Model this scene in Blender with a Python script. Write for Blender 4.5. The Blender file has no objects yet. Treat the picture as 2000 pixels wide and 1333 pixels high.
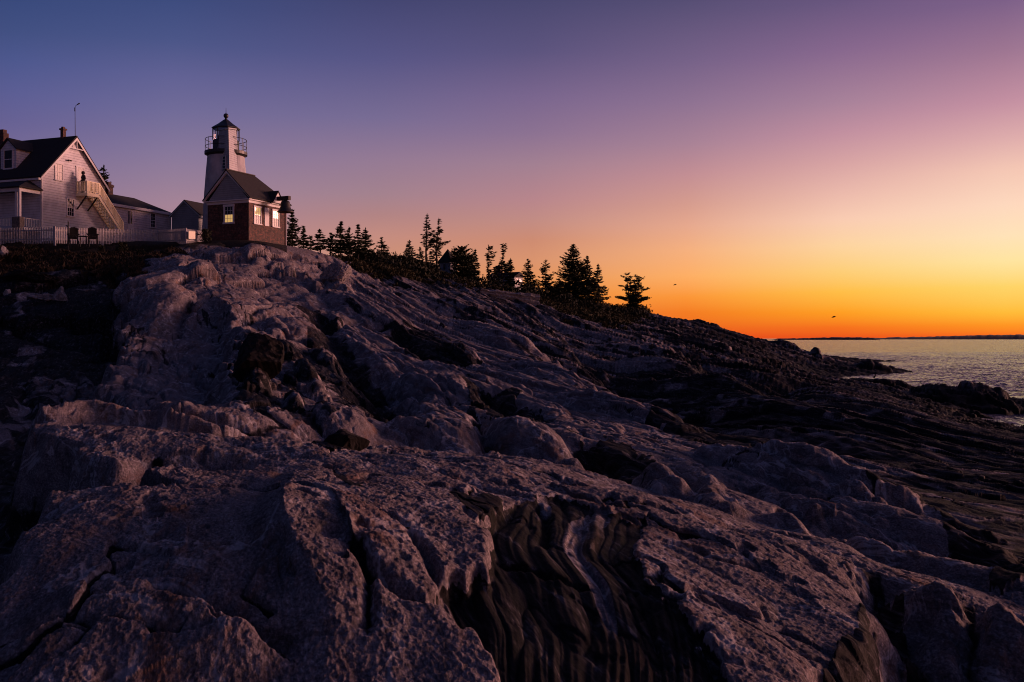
import bpy, bmesh, math, random
import numpy as np
from mathutils import Vector, Matrix

SC = bpy.context.scene
COL = SC.collection
R = math.radians
FOC = 1944.0          # photo focal length in photo pixels (35 mm lens, 2000 px wide)
CZ = 6.0              # camera height above the sea
HV = 661.0            # horizon row in the photo

# ------------------------------------------------------------------ camera
cam_d = bpy.data.cameras.new("camera")
cam_d.lens = 35.0
cam_d.sensor_width = 36.0
cam_d.clip_start = 0.1
cam_d.clip_end = 20000
cam_d.shift_y = (666.5 - HV) / 2000.0 * -1.0
cam = bpy.data.objects.new("camera", cam_d)
COL.objects.link(cam)
cam.location = (0, 0, CZ)
cam.rotation_euler = (R(90), 0, 0)
SC.camera = cam

# ------------------------------------------------------------------ light
SUN_AZ = 68.0         # degrees to the right of the camera axis
SUN_EL = 5.5
sun_d = bpy.data.lights.new("sun", 'SUN')
sun_d.energy = 3.5
sun_d.angle = R(16)
sun_d.color = (1.0, 0.44, 0.36)
sun = bpy.data.objects.new("sun", sun_d)
COL.objects.link(sun)
sd = Vector((math.sin(R(SUN_AZ)) * math.cos(R(SUN_EL)), math.cos(R(SUN_AZ)) * math.cos(R(SUN_EL)), math.sin(R(SUN_EL))))
sun.rotation_euler = (-sd).to_track_quat('-Z', 'Y').to_euler()

SC.view_settings.view_transform = 'Standard'
SC.view_settings.look = 'None'
SC.view_settings.exposure = 0.0
SC.view_settings.gamma = 1.0
SC.render.engine = 'CYCLES'
SC.cycles.max_bounces = 5
SC.cycles.diffuse_bounces = 3
SC.cycles.use_denoising = True
SC.cycles.filter_width = 1.05


def s2l(c):
    c = c / 255.0
    return c / 12.92 if c <= 0.04045 else ((c + 0.055) / 1.055) ** 2.4


# dawn sky: colour by height above the horizon at several angles from the sun's bearing
SKY = {   # degrees from sun bearing : [(elevation deg, sRGB)]
}
_cols = {
    30: [(0, (58, 74, 124)), (60, (66, 80, 130)), (120, (78, 88, 142)), (180, (92, 94, 148)), (240, (104, 98, 148)), (330, (128, 112, 150)), (430, (150, 122, 142)), (650, (160, 118, 120))],
    340: [(0, (62, 76, 126)), (80, (76, 86, 136)), (150, (98, 98, 148)), (220, (114, 108, 152)), (300, (136, 120, 154)), (350, (150, 126, 152)), (400, (165, 132, 150)), (500, (180, 132, 132)), (650, (185, 120, 100))],
    740: [(0, (68, 70, 114)), (115, (88, 86, 134)), (230, (120, 108, 148)), (310, (148, 122, 148)), (380, (164, 130, 142)), (420, (178, 132, 132)), (460, (196, 140, 128)), (530, (212, 146, 110)), (650, (210, 110, 60))],
    1040: [(0, (74, 72, 112)), (100, (92, 84, 126)), (190, (122, 102, 142)), (260, (140, 114, 146)), (320, (162, 128, 146)), (390, (184, 134, 140)), (430, (194, 140, 132)), (470, (206, 140, 114)), (510, (218, 148, 110)), (570, (236, 146, 74)), (650, (230, 96, 40))],
    1340: [(0, (86, 78, 116)), (120, (118, 98, 136)), (200, (142, 114, 146)), (280, (168, 130, 150)), (340, (194, 142, 148)), (400, (214, 156, 142)), (440, (230, 168, 142)), (490, (246, 176, 126)), (540, (254, 174, 100)), (580, (252, 150, 56)), (610, (244, 124, 36)), (655, (230, 82, 30))],
    1640: [(0, (104, 86, 126)), (100, (136, 104, 142)), (200, (168, 130, 154)), (260, (194, 144, 160)), (320, (216, 164, 164)), (380, (236, 186, 172)), (430, (250, 204, 178)), (480, (254, 212, 160)), (530, (254, 206, 120)), (570, (255, 190, 72)), (610, (255, 158, 36)), (640, (246, 112, 30)), (658, (235, 86, 28))],
    1960: [(0, (124, 96, 136)), (100, (158, 118, 146)), (200, (196, 144, 162)), (270, (222, 172, 172)), (330, (244, 198, 180)), (400, (254, 216, 190)), (460, (255, 226, 184)), (510, (255, 228, 160)), (560, (254, 212, 104)), (610, (255, 188, 58)), (635, (255, 150, 36)), (656, (248, 106, 30))],
}
for _u, _st in _cols.items():
    az = math.degrees(math.atan((_u - 1000) / FOC))
    out = []
    for v, c in _st:
        e = math.degrees(math.atan((HV - v) / math.hypot(FOC, _u - 1000)))
        out.append((e, tuple(s2l(k) for k in c)))
    out.sort()
    SKY[SUN_AZ - az] = out
_top = (0.020, 0.029, 0.092)
for k in SKY:
    SKY[k] += [(38, tuple(0.45 * a + 0.55 * b for a, b in zip(SKY[k][-1][1], _top))), (65, _top), (90, _top)]
SKY[0.0] = [(0.3, (1.2, 0.34, 0.05)), (2.0, (1.8, 0.75, 0.14)), (5, (1.7, 1.0, 0.42)), (9, (1.15, 0.78, 0.55)), (14, (0.75, 0.48, 0.56)), (22, (0.46, 0.31, 0.54)), (32, (0.20, 0.16, 0.36)), (48, (0.06, 0.064, 0.17)), (70, _top), (90, _top)]
SKY[108.0] = [(0, (0.07, 0.06, 0.12)), (5, (0.075, 0.06, 0.13)), (10, (0.05, 0.052, 0.135)), (18, (0.028, 0.038, 0.115)), (30, (0.020, 0.030, 0.095)), (65, (0.018, 0.027, 0.085)), (90, _top)]
SKY[140.0] = [(0, (0.035, 0.034, 0.07)), (5, (0.04, 0.034, 0.075)), (12, (0.026, 0.03, 0.08)), (25, (0.015, 0.022, 0.068)), (65, (0.014, 0.021, 0.066)), (90, _top)]
SKY[180.0] = [(0, (0.022, 0.024, 0.055)), (6, (0.03, 0.026, 0.06)), (14, (0.02, 0.024, 0.065)), (25, (0.014, 0.02, 0.062)), (65, (0.013, 0.02, 0.062)), (90, _top)]

world = bpy.data.worlds.new("World")
SC.world = world
world.use_nodes = True
wn, wl = world.node_tree.nodes, world.node_tree.links
wn.clear()


def wmath(op, a, b=None):
    n = wn.new('ShaderNodeMath'); n.operation = op
    for i, x in enumerate((a, b)):
        if x is None: continue
        if isinstance(x, (int, float)): n.inputs[i].default_value = x
        else: wl.new(x, n.inputs[i])
    return n.outputs[0]


tc = wn.new('ShaderNodeTexCoord')
sp = wn.new('ShaderNodeSeparateXYZ')
wl.new(tc.outputs['Generated'], sp.inputs[0])
elev = wmath('MULTIPLY', wmath('ARCSINE', sp.outputs[2]), 180 / math.pi)
# angle (in plan) between the view direction and the sun's bearing
hx, hy = math.sin(R(SUN_AZ)), math.cos(R(SUN_AZ))
dot = wmath('ADD', wmath('MULTIPLY', sp.outputs[0], hx), wmath('MULTIPLY', sp.outputs[1], hy))
crs = wmath('SUBTRACT', wmath('MULTIPLY', sp.outputs[0], hy), wmath('MULTIPLY', sp.outputs[1], hx))
delta = wmath('MULTIPLY', wmath('ABSOLUTE', wmath('ARCTAN2', crs, dot)), 180 / math.pi)
# square-root scale gives the thin horizon bands room in the ramps
epos = wmath('SQRT', wmath('DIVIDE', wmath('MAXIMUM', elev, 0.0), 90.0))
prev = None
keys = sorted(SKY)
for i, k in enumerate(keys):
    rp = wn.new('ShaderNodeValToRGB')
    cr = rp.color_ramp
    stops = SKY[k]
    while len(cr.elements) < len(stops): cr.elements.new(0.5)
    for el, (e, c) in zip(cr.elements, stops):
        el.position = math.sqrt(max(e, 0) / 90.0)
    for el, (e, c) in zip(cr.elements, stops):
        el.color = (*c, 1)
    wl.new(epos, rp.inputs[0])
    if prev is None:
        prev = rp.outputs[0]
    else:
        mr = wn.new('ShaderNodeMapRange')
        mr.inputs['From Min'].default_value = keys[i - 1]
        mr.inputs['From Max'].default_value = k
        wl.new(delta, mr.inputs['Value'])
        mx = wn.new('ShaderNodeMix'); mx.data_type = 'RGBA'
        wl.new(mr.outputs[0], mx.inputs[0])
        wl.new(prev, mx.inputs[6]); wl.new(rp.outputs[0], mx.inputs[7])
        prev = mx.outputs[2]
bgn = wn.new('ShaderNodeBackground')
bgn.inputs['Strength'].default_value = 1.0
won = wn.new('ShaderNodeOutputWorld')
wl.new(prev, bgn.inputs['Color'])
wl.new(bgn.outputs[0], won.inputs['Surface'])


# ------------------------------------------------------------------ helpers
def tag(o, label=None, cat=None, group=None, kind=None):
    if label: o['label'] = label
    if cat: o['category'] = cat
    if group: o['group'] = group
    if kind: o['kind'] = kind
    return o


def new_mat(name):
    m = bpy.data.materials.new(name)
    m.use_nodes = True
    nt = m.node_tree
    b = nt.nodes['Principled BSDF']
    return m, nt, b


def noise_node(nt, vec, scale, detail=4, rough=0.55, dist=0.0):
    n = nt.nodes.new('ShaderNodeTexNoise')
    n.inputs['Scale'].default_value = scale
    n.inputs['Detail'].default_value = detail
    n.inputs['Roughness'].default_value = rough
    n.inputs['Distortion'].default_value = dist
    if vec is not None: nt.links.new(vec, n.inputs['Vector'])
    return n.outputs['Fac']


def ramp_node(nt, fac, stops):
    n = nt.nodes.new('ShaderNodeValToRGB')
    cr = n.color_ramp
    while len(cr.elements) < len(stops): cr.elements.new(0.5)
    for el, (p, c) in zip(cr.elements, stops):
        el.position = p
    for el, (p, c) in zip(cr.elements, stops):
        el.color = (*c, 1) if len(c) == 3 else c
    nt.links.new(fac, n.inputs[0])
    return n.outputs[0]


def mix_node(nt, fac, a, b, mode='MIX'):
    n = nt.nodes.new('ShaderNodeMix'); n.data_type = 'RGBA'; n.blend_type = mode
    for s, x in ((0, fac), (6, a), (7, b)):
        if isinstance(x, (int, float)): n.inputs[s].default_value = x
        elif isinstance(x, tuple): n.inputs[s].default_value = (*x, 1)
        else: nt.links.new(x, n.inputs[s])
    return n.outputs[2]


def math_node(nt, op, a, b=None, clamp=False):
    n = nt.nodes.new('ShaderNodeMath'); n.operation = op; n.use_clamp = clamp
    for i, x in enumerate((a, b)):
        if x is None: continue
        if isinstance(x, (int, float)): n.inputs[i].default_value = x
        else: nt.links.new(x, n.inputs[i])
    return n.outputs[0]


def mapping(nt, vec, rot=(0, 0, 0), scale=(1, 1, 1)):
    n = nt.nodes.new('ShaderNodeMapping')
    n.inputs['Rotation'].default_value = rot
    n.inputs['Scale'].default_value = scale
    nt.links.new(vec, n.inputs['Vector'])
    return n.outputs[0]


def bump_node(nt, h, strength, dist, b):
    n = nt.nodes.new('ShaderNodeBump')
    n.inputs['Strength'].default_value = strength
    n.inputs['Distance'].default_value = dist
    nt.links.new(h, n.inputs['Height'])
    nt.links.new(n.outputs[0], b.inputs['Normal'])


def obj_coord(nt):
    return nt.nodes.new('ShaderNodeTexCoord').outputs['Object']


def world_pos(nt):
    return nt.nodes.new('ShaderNodeNewGeometry').outputs['Position']


def at(u, v, Y):
    """World point seen at photo pixel (u, v) at depth Y."""
    return Vector(((u - 1000) / FOC * Y, Y, CZ + (HV - v) / FOC * Y))


# numpy gradient noise
_rng = np.random.RandomState(7)
_perm = np.concatenate([_rng.permutation(256)] * 3)
_ang = _rng.rand(256) * 2 * np.pi
_gx, _gy = np.cos(_ang), np.sin(_ang)


def pn(x, y, seed=0):
    x = x + seed * 17.31; y = y - seed * 9.77
    xi = np.floor(x).astype(np.int64); yi = np.floor(y).astype(np.int64)
    xf, yf = x - xi, y - yi
    xi &= 255; yi &= 255
    def g(ix, iy, dx, dy):
        h = _perm[_perm[ix] + iy]
        return _gx[h] * dx + _gy[h] * dy
    u = xf * xf * xf * (xf * (xf * 6 - 15) + 10); w = yf * yf * yf * (yf * (yf * 6 - 15) + 10)
    a = g(xi, yi, xf, yf); b = g(xi + 1, yi, xf - 1, yf)
    c = g(xi, yi + 1, xf, yf - 1); d = g(xi + 1, yi + 1, xf - 1, yf - 1)
    return ((a + u * (b - a)) * (1 - w) + (c + u * (d - c)) * w) * 1.5


def fbm(x, y, octv=4, seed=0, gain=0.5, lac=2.03):
    s = 0; a = 1.0
    for i in range(octv):
        s = s + a * pn(x, y, seed + i * 3)
        x = x * lac; y = y * lac; a *= gain
    return s


def cells(x, y, seed=0):
    """jointed blocks: distance to the joint, and random values and offset of each block"""
    x = x + seed * 31.7; y = y + seed * 13.3
    xi = np.floor(x).astype(np.int64); yi = np.floor(y).astype(np.int64)
    f1 = np.full(x.shape, 9.0); f2 = np.full(x.shape, 9.0); hid = np.zeros(x.shape, np.int64); ox = np.zeros(x.shape); oy = np.zeros(x.shape)
    for i in (-1, 0, 1):
        for j in (-1, 0, 1):
            h = _perm[_perm[(xi + i) & 255] + ((yi + j) & 255)]
            dx = xi + i + 0.1 + .8 * _perm[h + 11] / 255.0 - x; dy = yi + j + 0.1 + .8 * _perm[h + 57] / 255.0 - y
            d = np.sqrt(dx * dx + dy * dy)
            k = d < f1
            f2 = np.where(k, f1, np.minimum(f2, d)); f1 = np.where(k, d, f1)
            hid = np.where(k, h, hid); ox = np.where(k, -dx, ox); oy = np.where(k, -dy, oy)
    return f2 - f1, _perm[hid + 91] / 127.5 - 1, _perm[hid + 143] / 127.5 - 1, ox, oy


def sstep(a, b, x):
    t = np.clip((x - a) / (b - a), 0, 1)
    return t * t * (3 - 2 * t)


def mesh_from_grid(name, V, nr, nc, mat, smooth=True):
    i = np.arange(nr - 1)[:, None] * nc + np.arange(nc - 1)[None, :]
    F = np.stack([i, i + 1, i + nc + 1, i + nc], -1).reshape(-1, 4)
    me = bpy.data.meshes.new(name)
    me.vertices.add(len(V)); me.vertices.foreach_set('co', V.astype(np.float32).ravel())
    me.loops.add(F.size); me.loops.foreach_set('vertex_index', F.astype(np.int32).ravel())
    me.polygons.add(len(F)); me.polygons.foreach_set('loop_start', np.arange(0, F.size, 4, dtype=np.int32))
    me.update(calc_edges=True)
    if smooth: me.polygons.foreach_set('use_smooth', np.ones(len(F), bool))
    me.materials.append(mat)
    o = bpy.data.objects.new(name, me); COL.objects.link(o)
    return o
# ================================================================== TERRAIN
# control points (photo column, photo row, depth in metres) of the shore as it was measured
UP = []
def cps(u, *pts):
    for v, Y in pts: UP.append((u, v, Y))
cps(-700, (1333, 4.4), (1200, 5.3), (1000, 7.8), (850, 12), (700, 30), (560, 60), (475, 80), (515, 100), (545, 125))
cps(-200, (1333, 4.4), (1200, 5.3), (1000, 7.8), (850, 12), (700, 28), (560, 58), (470, 80), (510, 100), (540, 125), (600, 230))
cps(80, (2200, 2.0), (1333, 4.3), (1200, 5.2), (1100, 6.0), (1000, 7.5), (850, 11.8), (800, 13.8), (690, 28), (560, 58), (468, 80), (507, 100), (600, 230))
cps(250, (1333, 4.4), (1200, 5.2), (1100, 6.1), (1000, 7.4), (930, 9.0), (870, 11), (800, 14), (750, 18.5), (690, 26), (640, 34), (580, 46), (520, 65), (468, 80), (507, 100))
cps(350, (810, 14.5), (750, 19.5), (700, 25), (650, 32), (600, 41), (550, 53), (510, 65), (484, 74), (470, 80), (503, 100))
cps(500, (2200, 2.0), (1333, 4.4), (1200, 5.2), (1100, 6.1), (1000, 7.5), (930, 9.2), (870, 11.5), (820, 14), (790, 16.5), (750, 21), (700, 29), (650, 38), (600, 48), (550, 60), (500, 73), (465, 80), (500, 100), (535, 125), (590, 230))
cps(620, (560, 64), (520, 76), (486, 88), (500, 104))
cps(750, (1333, 4.5), (1200, 5.3), (1100, 6.3), (1000, 7.8), (920, 9.9), (885, 11.3), (898, 12.8), (860, 15.5), (820, 20), (780, 25), (740, 31), (700, 39), (650, 53), (600, 70), (560, 88), (520, 108), (510, 118), (525, 140), (590, 230))
cps(880, (600, 76), (565, 98), (545, 118), (552, 130))
cps(1000, (2200, 2.0), (1333, 4.5), (1200, 5.4), (1100, 6.6), (1000, 8.2), (930, 10.0), (890, 11.6), (903, 13.5), (870, 16.5), (830, 21), (780, 29), (740, 37), (700, 50), (660, 66), (620, 85), (590, 105), (574, 122), (576, 135), (600, 200))
cps(1120, (640, 90), (612, 118), (598, 140), (605, 165))
cps(1250, (1333, 4.6), (1200, 5.6), (1100, 6.7), (1020, 8.0), (960, 9.6), (985, 11), (900, 15.5), (850, 20.5), (800, 29), (750, 42), (710, 60), (670, 90), (640, 130), (613, 180), (622, 215))
cps(1380, (680, 100), (652, 150), (634, 195), (645, 240))
cps(1500, (2200, 2.1), (1333, 4.8), (1200, 5.9), (1100, 7.2), (1040, 8.4), (1055, 9.6), (960, 13), (920, 16), (890, 19.5), (850, 27), (800, 38), (760, 55), (720, 85), (690, 125), (668, 190), (690, 240))
cps(1600, (746, 98), (742, 125), (737, 145), (733, 158), (708, 172), (692, 185), (710, 215))
cps(1680, (755, 95), (762, 116), (760, 132), (742, 150), (730, 160), (714, 172), (720, 200))
cps(1750, (1333, 5.0), (1230, 6.2), (1150, 7.5), (1090, 9), (1020, 12.5), (960, 17), (900, 24.5), (850, 34), (800, 52), (772, 75), (758, 97), (767, 112), (769, 126), (754, 148), (736, 163), (722, 171), (716, 178), (728, 195))
cps(1850, (1333, 5.2), (1230, 6.4), (1150, 7.8), (1090, 9.5), (1020, 13.5), (950, 19.5), (900, 27), (860, 38), (825, 55), (803, 70), (790, 84), (785, 100), (770, 125), (745, 170), (730, 230))
cps(2000, (2200, 2.4), (1333, 5.6), (1230, 7), (1150, 8.8), (1060, 12), (1000, 15.5), (950, 20), (900, 29), (870, 40), (850, 52), (840, 62), (830, 72), (815, 85), (795, 105), (775, 130), (748, 170))
cps(2400, (1333, 7), (1100, 12), (1000, 18), (930, 28), (880, 45), (858, 60), (838, 80), (800, 120), (750, 200))
cps(2900, (1333, 9), (1100, 15), (1000, 22), (930, 34), (890, 48), (870, 65), (840, 90), (760, 200))
GU = []
def cpg(u, *pts):
    for v, Y in pts: GU.append((u, v, Y))
for _u in (-700, -200):
    cpg(_u, (1500, 5), (1180, 9), (1000, 13), (850, 22), (720, 36), (620, 52), (540, 65), (475, 78), (510, 100), (540, 125), (600, 230))
cpg(0, (2000, 3.5), (1500, 5.6), (1250, 8.0), (1080, 11), (950, 15.5), (850, 21), (760, 30), (700, 38), (650, 46), (600, 52), (550, 60), (505, 66), (475, 71.5), (468, 81), (507, 100), (600, 230))
cpg(150, (1050, 12), (900, 18), (780, 28), (700, 38), (600, 52), (545, 60), (503, 66), (474, 71.5), (468, 80), (507, 100))
cpg(300, (1300, 8), (1050, 12), (900, 18), (760, 30), (650, 46), (565, 58), (515, 67), (480, 73), (470, 80), (505, 100))
cpg(500, (1400, 7), (1050, 12), (900, 18), (760, 30), (650, 44), (560, 60), (500, 73), (466, 80), (500, 100), (590, 230))


def tps_fit(P, sm=1e-4):
    P = np.array(P, float)
    q = np.stack([P[:, 0] / 420.0, np.log(P[:, 2]) * 2.2], 1)
    d = np.hypot(q[:, None, 0] - q[None, :, 0], q[:, None, 1] - q[None, :, 1])
    K = d + 0.0    # biharmonic-ish linear kernel: no overshoot
    n = len(q)
    A = np.zeros((n + 3, n + 3)); A[:n, :n] = -K + sm * np.eye(n)
    A[:n, n] = 1; A[:n, n + 1:] = q; A[n, :n] = 1; A[n + 1:, :n] = q.T
    w = np.linalg.solve(A, np.concatenate([P[:, 1], np.zeros(3)]))
    return q, w


def tps_eval(fit, u, L):
    q, w = fit
    x, y = u.ravel() / 420.0, L.ravel() * 2.2
    out = np.full(x.shape, w[-3]) + w[-2] * x + w[-1] * y
    for i in range(len(q)):
        out -= w[i] * np.sqrt((x - q[i, 0]) ** 2 + (y - q[i, 1]) ** 2 + 0.004)
    return out.reshape(u.shape)


CU = np.linspace(-900, 3000, 300)
CL = np.linspace(math.log(1.4), math.log(270), 420)
_u2, _l2 = np.meshgrid(CU, CL, indexing='ij')
TAB_UP = tps_eval(tps_fit(UP), _u2, _l2)
TAB_GU = tps_eval(tps_fit(GU), _u2, _l2)


def smooth2(t, n=2):
    for _ in range(n):
        p = np.pad(t, 1, 'edge')
        t = (p[:-2, 1:-1] + p[2:, 1:-1] + p[1:-1, :-2] + p[1:-1, 2:] + 2 * t) / 6
    return t


TAB_UP = smooth2(TAB_UP, 6); TAB_GU = smooth2(TAB_GU, 6)


def bil(tab, u, L):
    a = np.clip((u - CU[0]) / (CU[1] - CU[0]), 0, len(CU) - 1.001)
    b = np.clip((L - CL[0]) / (CL[1] - CL[0]), 0, len(CL) - 1.001)
    i = a.astype(int); j = b.astype(int); f = a - i; g = b - j
    return (tab[i, j] * (1 - f) * (1 - g) + tab[i + 1, j] * f * (1 - g) + tab[i, j + 1] * (1 - f) * g + tab[i + 1, j + 1] * f * g)


# left edge of the high rock rib (photo column by depth); left of it the ground drops into the gully
RIB = np.array([(1.4, -900), (4.0, -260), (4.6, -120), (5.4, -40), (6.1, 0), (7, 48), (7.6, 78), (8.6, 112), (9.6, 178), (10.2, 185), (10.8, 130), (12, 72), (13, 52),
                (14, 60), (14.8, 150), (15.4, 186), (16.2, 198), (19, 219), (22, 240), (24, 232), (26.5, 190), (28.5, 214), (31, 240), (37, 252), (44, 243),
                (50, 248), (56, 262), (67, 284), (74, 316), (80, 420), (300, 420)])


def base_z(x, Y, jitter=0.0):
    u = 1000 + FOC * x / Y; L = np.log(Y)
    zu = CZ + (HV - bil(TAB_UP, u, L)) / FOC * Y
    zg = CZ + (HV - bil(TAB_GU, u, L)) / FOC * Y
    ub = np.interp(L, np.log(RIB[:, 0]), RIB[:, 1])
    d = (u - ub) / FOC * Y + jitter          # metres right of the rib's edge
    m = sstep(-0.30 - 0.006 * Y, 0.05 + 0.004 * Y, d)
    far = sstep(72, 80, Y)
    zg = np.minimum(zg, zu - 0.15) * (1 - far) + zg * far
    return zg + (zu - zg) * m, m, d


def base_v(u, Y):
    x = (u - 1000) / FOC * Y
    z, m, d = base_z(x, Y)
    return HV - (z - CZ) / Y * FOC


_ray = np.exp(np.linspace(math.log(3.5), math.log(240), 900))


def hit(u, v):
    """Depth at which the base ground is first seen at photo pixel (u, v)."""
    bv = base_v(np.full(_ray.shape, float(u)), _ray)
    k = np.argmax(bv <= v)
    if bv[k] > v: k = len(_ray) - 1 if v < 700 else int(np.argmin(bv))
    return float(_ray[k])


def hit_h(u, v, h):
    """depth at which ground raised by h metres is seen at photo pixel (u, v)"""
    bv = base_v(np.full(_ray.shape, float(u)), _ray) - h / _ray * FOC
    k = np.argmax(bv <= v)
    return float(_ray[k]) if bv[k] <= v else hit(u, v)


def w2(u, v, Y=None, h=0):
    Y = Y or (hit_h(u, v, h) if h else hit(u, v))
    return ((u - 1000) / FOC * Y, Y)


# grid: fine near the middle of the view, coarse beyond it
def spaced(*segs):
    out = []
    for a, b, n in segs: out.append(np.linspace(a, b, n, endpoint=False))
    out.append([segs[-1][1]])
    return np.concatenate(out)


GQ = float(globals().get('GQ', 1.0))
gu = spaced((-880, -60, int(70 * GQ)), (-60, 2060, int(1180 * GQ)), (2060, 2960, int(70 * GQ)))
gl = np.concatenate([spaced((math.log(1.45), math.log(4.1), int(50 * GQ)), (math.log(4.1), math.log(12), int(470 * GQ)), (math.log(12), math.log(60), int(470 * GQ)), (math.log(60), math.log(255), int(330 * GQ)))])
NR, NC = len(gl), len(gu)
LL, UU = np.meshgrid(gl, gu, indexing='ij')
YY = np.exp(LL); XX = (UU - 1000) / FOC * YY

ST = (0.28, -0.96)                    # foliation strike in plan
def strike(x, y):
    return x * ST[0] + y * ST[1], x * -ST[1] + y * ST[0]


def poly_dist(px, X, Y, margin):
    """distance, signed side and arclength from a plan polyline, for points near it"""
    P = np.array(px)
    x0, y0 = P.min(0) - margin; x1, y1 = P.max(0) + margin
    idx = np.nonzero((X > x0) & (X < x1) & (Y > y0) & (Y < y1))
    x, y = X[idx], Y[idx]
    best = np.full(x.shape, 1e9); side = np.zeros(x.shape); tt = np.zeros(x.shape)
    acc = 0.0; tot = np.hypot(*np.diff(P, axis=0).T).sum()
    for a, b in zip(P[:-1], P[1:]):
        e = b - a; l2 = e @ e + 1e-9; l = math.sqrt(l2)
        t = np.clip(((x - a[0]) * e[0] + (y - a[1]) * e[1]) / l2, 0, 1)
        dx, dy = x - (a[0] + t * e[0]), y - (a[1] + t * e[1])
        d = np.hypot(dx, dy); k = d < best
        best[k] = d[k]; side[k] = np.sign(e[0] * dy - e[1] * dx)[k]; tt[k] = ((acc + t * l) / tot)[k]
        acc += l
    return idx, best, side, tt


wx = fbm(XX / 1.7, YY / 1.7, 3, 11); wy = fbm(XX / 1.7, YY / 1.7, 3, 12)
jit = wx * (0.12 + 0.012 * YY) + 0.5 * fbm(XX / 0.4, YY / 0.4, 3, 13) * (0.08 + 0.003 * YY)
ZB, RIBM, RIBD = base_z(XX, YY, jit)
V0 = HV - (ZB - CZ) / YY * FOC
Z = ZB.copy()
del wy


def inpoly(poly, U, V):
    P = np.array(poly, float); ins = np.zeros(U.shape, bool)
    x0, y0 = P.min(0); x1, y1 = P.max(0)
    idx = np.nonzero((U >= x0) & (U <= x1) & (V >= y0) & (V <= y1))
    u, v = U[idx], V[idx]; r = np.zeros(u.shape, bool)
    n = len(P)
    for i in range(n):
        a, b = P[i], P[i - 1]
        c = ((a[1] > v) != (b[1] > v)) & (u < (b[0] - a[0]) * (v - a[1]) / (b[1] - a[1] + 1e-12) + a[0])
        r ^= c
    ins[idx] = r
    return ins


# ---- rock kind: 1 pale granite, 0 dark layered gneiss (measured patches)
jU = UU + 26 * fbm(XX * 260 / YY / 10, YY / 3, 4, 31) + 10 * fbm(XX / YY * 60, LL * 30, 3, 32)
jV = V0 + 14 * fbm(XX * 260 / YY / 10, YY / 3, 4, 33) + 6 * fbm(XX / YY * 60, LL * 30, 3, 34)
GR = np.full(UU.shape, 0.92) - .20 * sstep(11, 22, YY)
def paint(val, *poly):
    GR[inpoly(poly, jU, jV)] = val
# right-hand wet dark shore
paint(0.33, (1010, 640), (1130, 740), (1264, 822), (1339, 856), (1430, 884), (1600, 945), (1740, 1030), (1860, 1090), (2010, 1190), (3200, 1500), (3200, 600), (1500, 640))
paint(0.42, (700, 540), (850, 520), (1100, 560), (1300, 600), (1500, 655), (1480, 700), (1300, 690), (1200, 690), (1130, 735), (1010, 655), (850, 585))
paint(0.75, (1175, 765), (1230, 752), (1330, 785), (1330, 815), (1250, 815))
paint(0.55, (1330, 800), (1410, 800), (1430, 835), (1370, 838))
paint(0.72, (1450, 893), (1560, 897), (1640, 940), (1700, 985), (1811, 1022), (1890, 1080), (1965, 1170), (1900, 1165), (1800, 1085), (1650, 1008), (1540, 945))
paint(0.30, (1240, 610), (1300, 622), (1400, 636), (1500, 660), (1480, 700), (1300, 680))
paint(0.55, (1060, 610), (1160, 640), (1290, 665), (1280, 680), (1130, 655))
# the fan of folded dark gneiss in the foreground
paint(0.0, (985, 1012), (1040, 975), (1085, 962), (1160, 985), (1200, 1002), (1262, 1008), (1232, 1080), (1250, 1140), (1330, 1190), (1372, 1260), (1425, 1340), (985, 1340), (930, 1290), (840, 1242), (862, 1192), (950, 1158), (965, 1100), (930, 1062))
paint(0.1, (880, 985), (960, 990), (1000, 1040), (960, 1060), (900, 1020))
paint(0.5, (1092, 1010), (1112, 1000), (1122, 1060), (1108, 1080))
paint(0.58, (1165, 990), (1195, 985), (1190, 1060), (1175, 1100), (1168, 1040))
paint(0.0, (1680, 1195), (1712, 1230), (1725, 1340), (1560, 1340), (1620, 1290), (1668, 1250))
paint(0.1, (1700, 1118), (1730, 1130), (1775, 1195), (1830, 1270), (1875, 1340), (1830, 1340), (1790, 1270), (1740, 1190))
# chaotic gully right of the rib
paint(0.36, (470, 640), (520, 600), (600, 640), (680, 690), (735, 740), (770, 800), (700, 800), (640, 835), (560, 805), (498, 800), (455, 735))
paint(0.55, (560, 610), (640, 640), (700, 690), (650, 690), (590, 660))
paint(0.5, (590, 760), (650, 740), (690, 790), (620, 800))
paint(0.15, (565, 600), (600, 596), (665, 655), (640, 665))
paint(0.1, (765, 655), (850, 640), (905, 688), (945, 720), (890, 714), (825, 702))
paint(0.12, (920, 760), (1008, 774), (1055, 822), (990, 820), (920, 808))
paint(0.12, (1130, 858), (1250, 868), (1300, 900), (1180, 925))
paint(0.05, (570, 845), (640, 838), (712, 866), (700, 884), (620, 872))
paint(0.15, (640, 905), (700, 960), (730, 1000), (690, 990), (650, 940))
paint(0.3, (0, 0), (300, 480), (420, 470), (420, 440), (0, 440))
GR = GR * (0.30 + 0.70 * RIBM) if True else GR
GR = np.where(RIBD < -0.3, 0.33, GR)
_dep = np.linspace(0, 300, 3001)
_run = np.cumsum(1.0 / (1 + 4.5 * sstep(12, 45, _dep))) * 0.1      # ledges run longer further off
s_, c_ = strike(XX, YY)
s_ = XX * ST[0] + ST[1] * np.interp(YY, _dep, _run)
_tw = .85 * sstep(-42, 28, XX) * sstep(26, 100, YY)                # the layers swing across the view on the far right
c_ = c_ * (1 - _tw) + (.42 * XX + .62 * YY) * _tw
s_ = s_ * (1 - _tw) + (XX * .16 - YY * .06) * _tw
ISO = sstep(760, 560, UU) * sstep(28, 42, YY) * (YY < 90)        # blocky dome below the brick house
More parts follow.
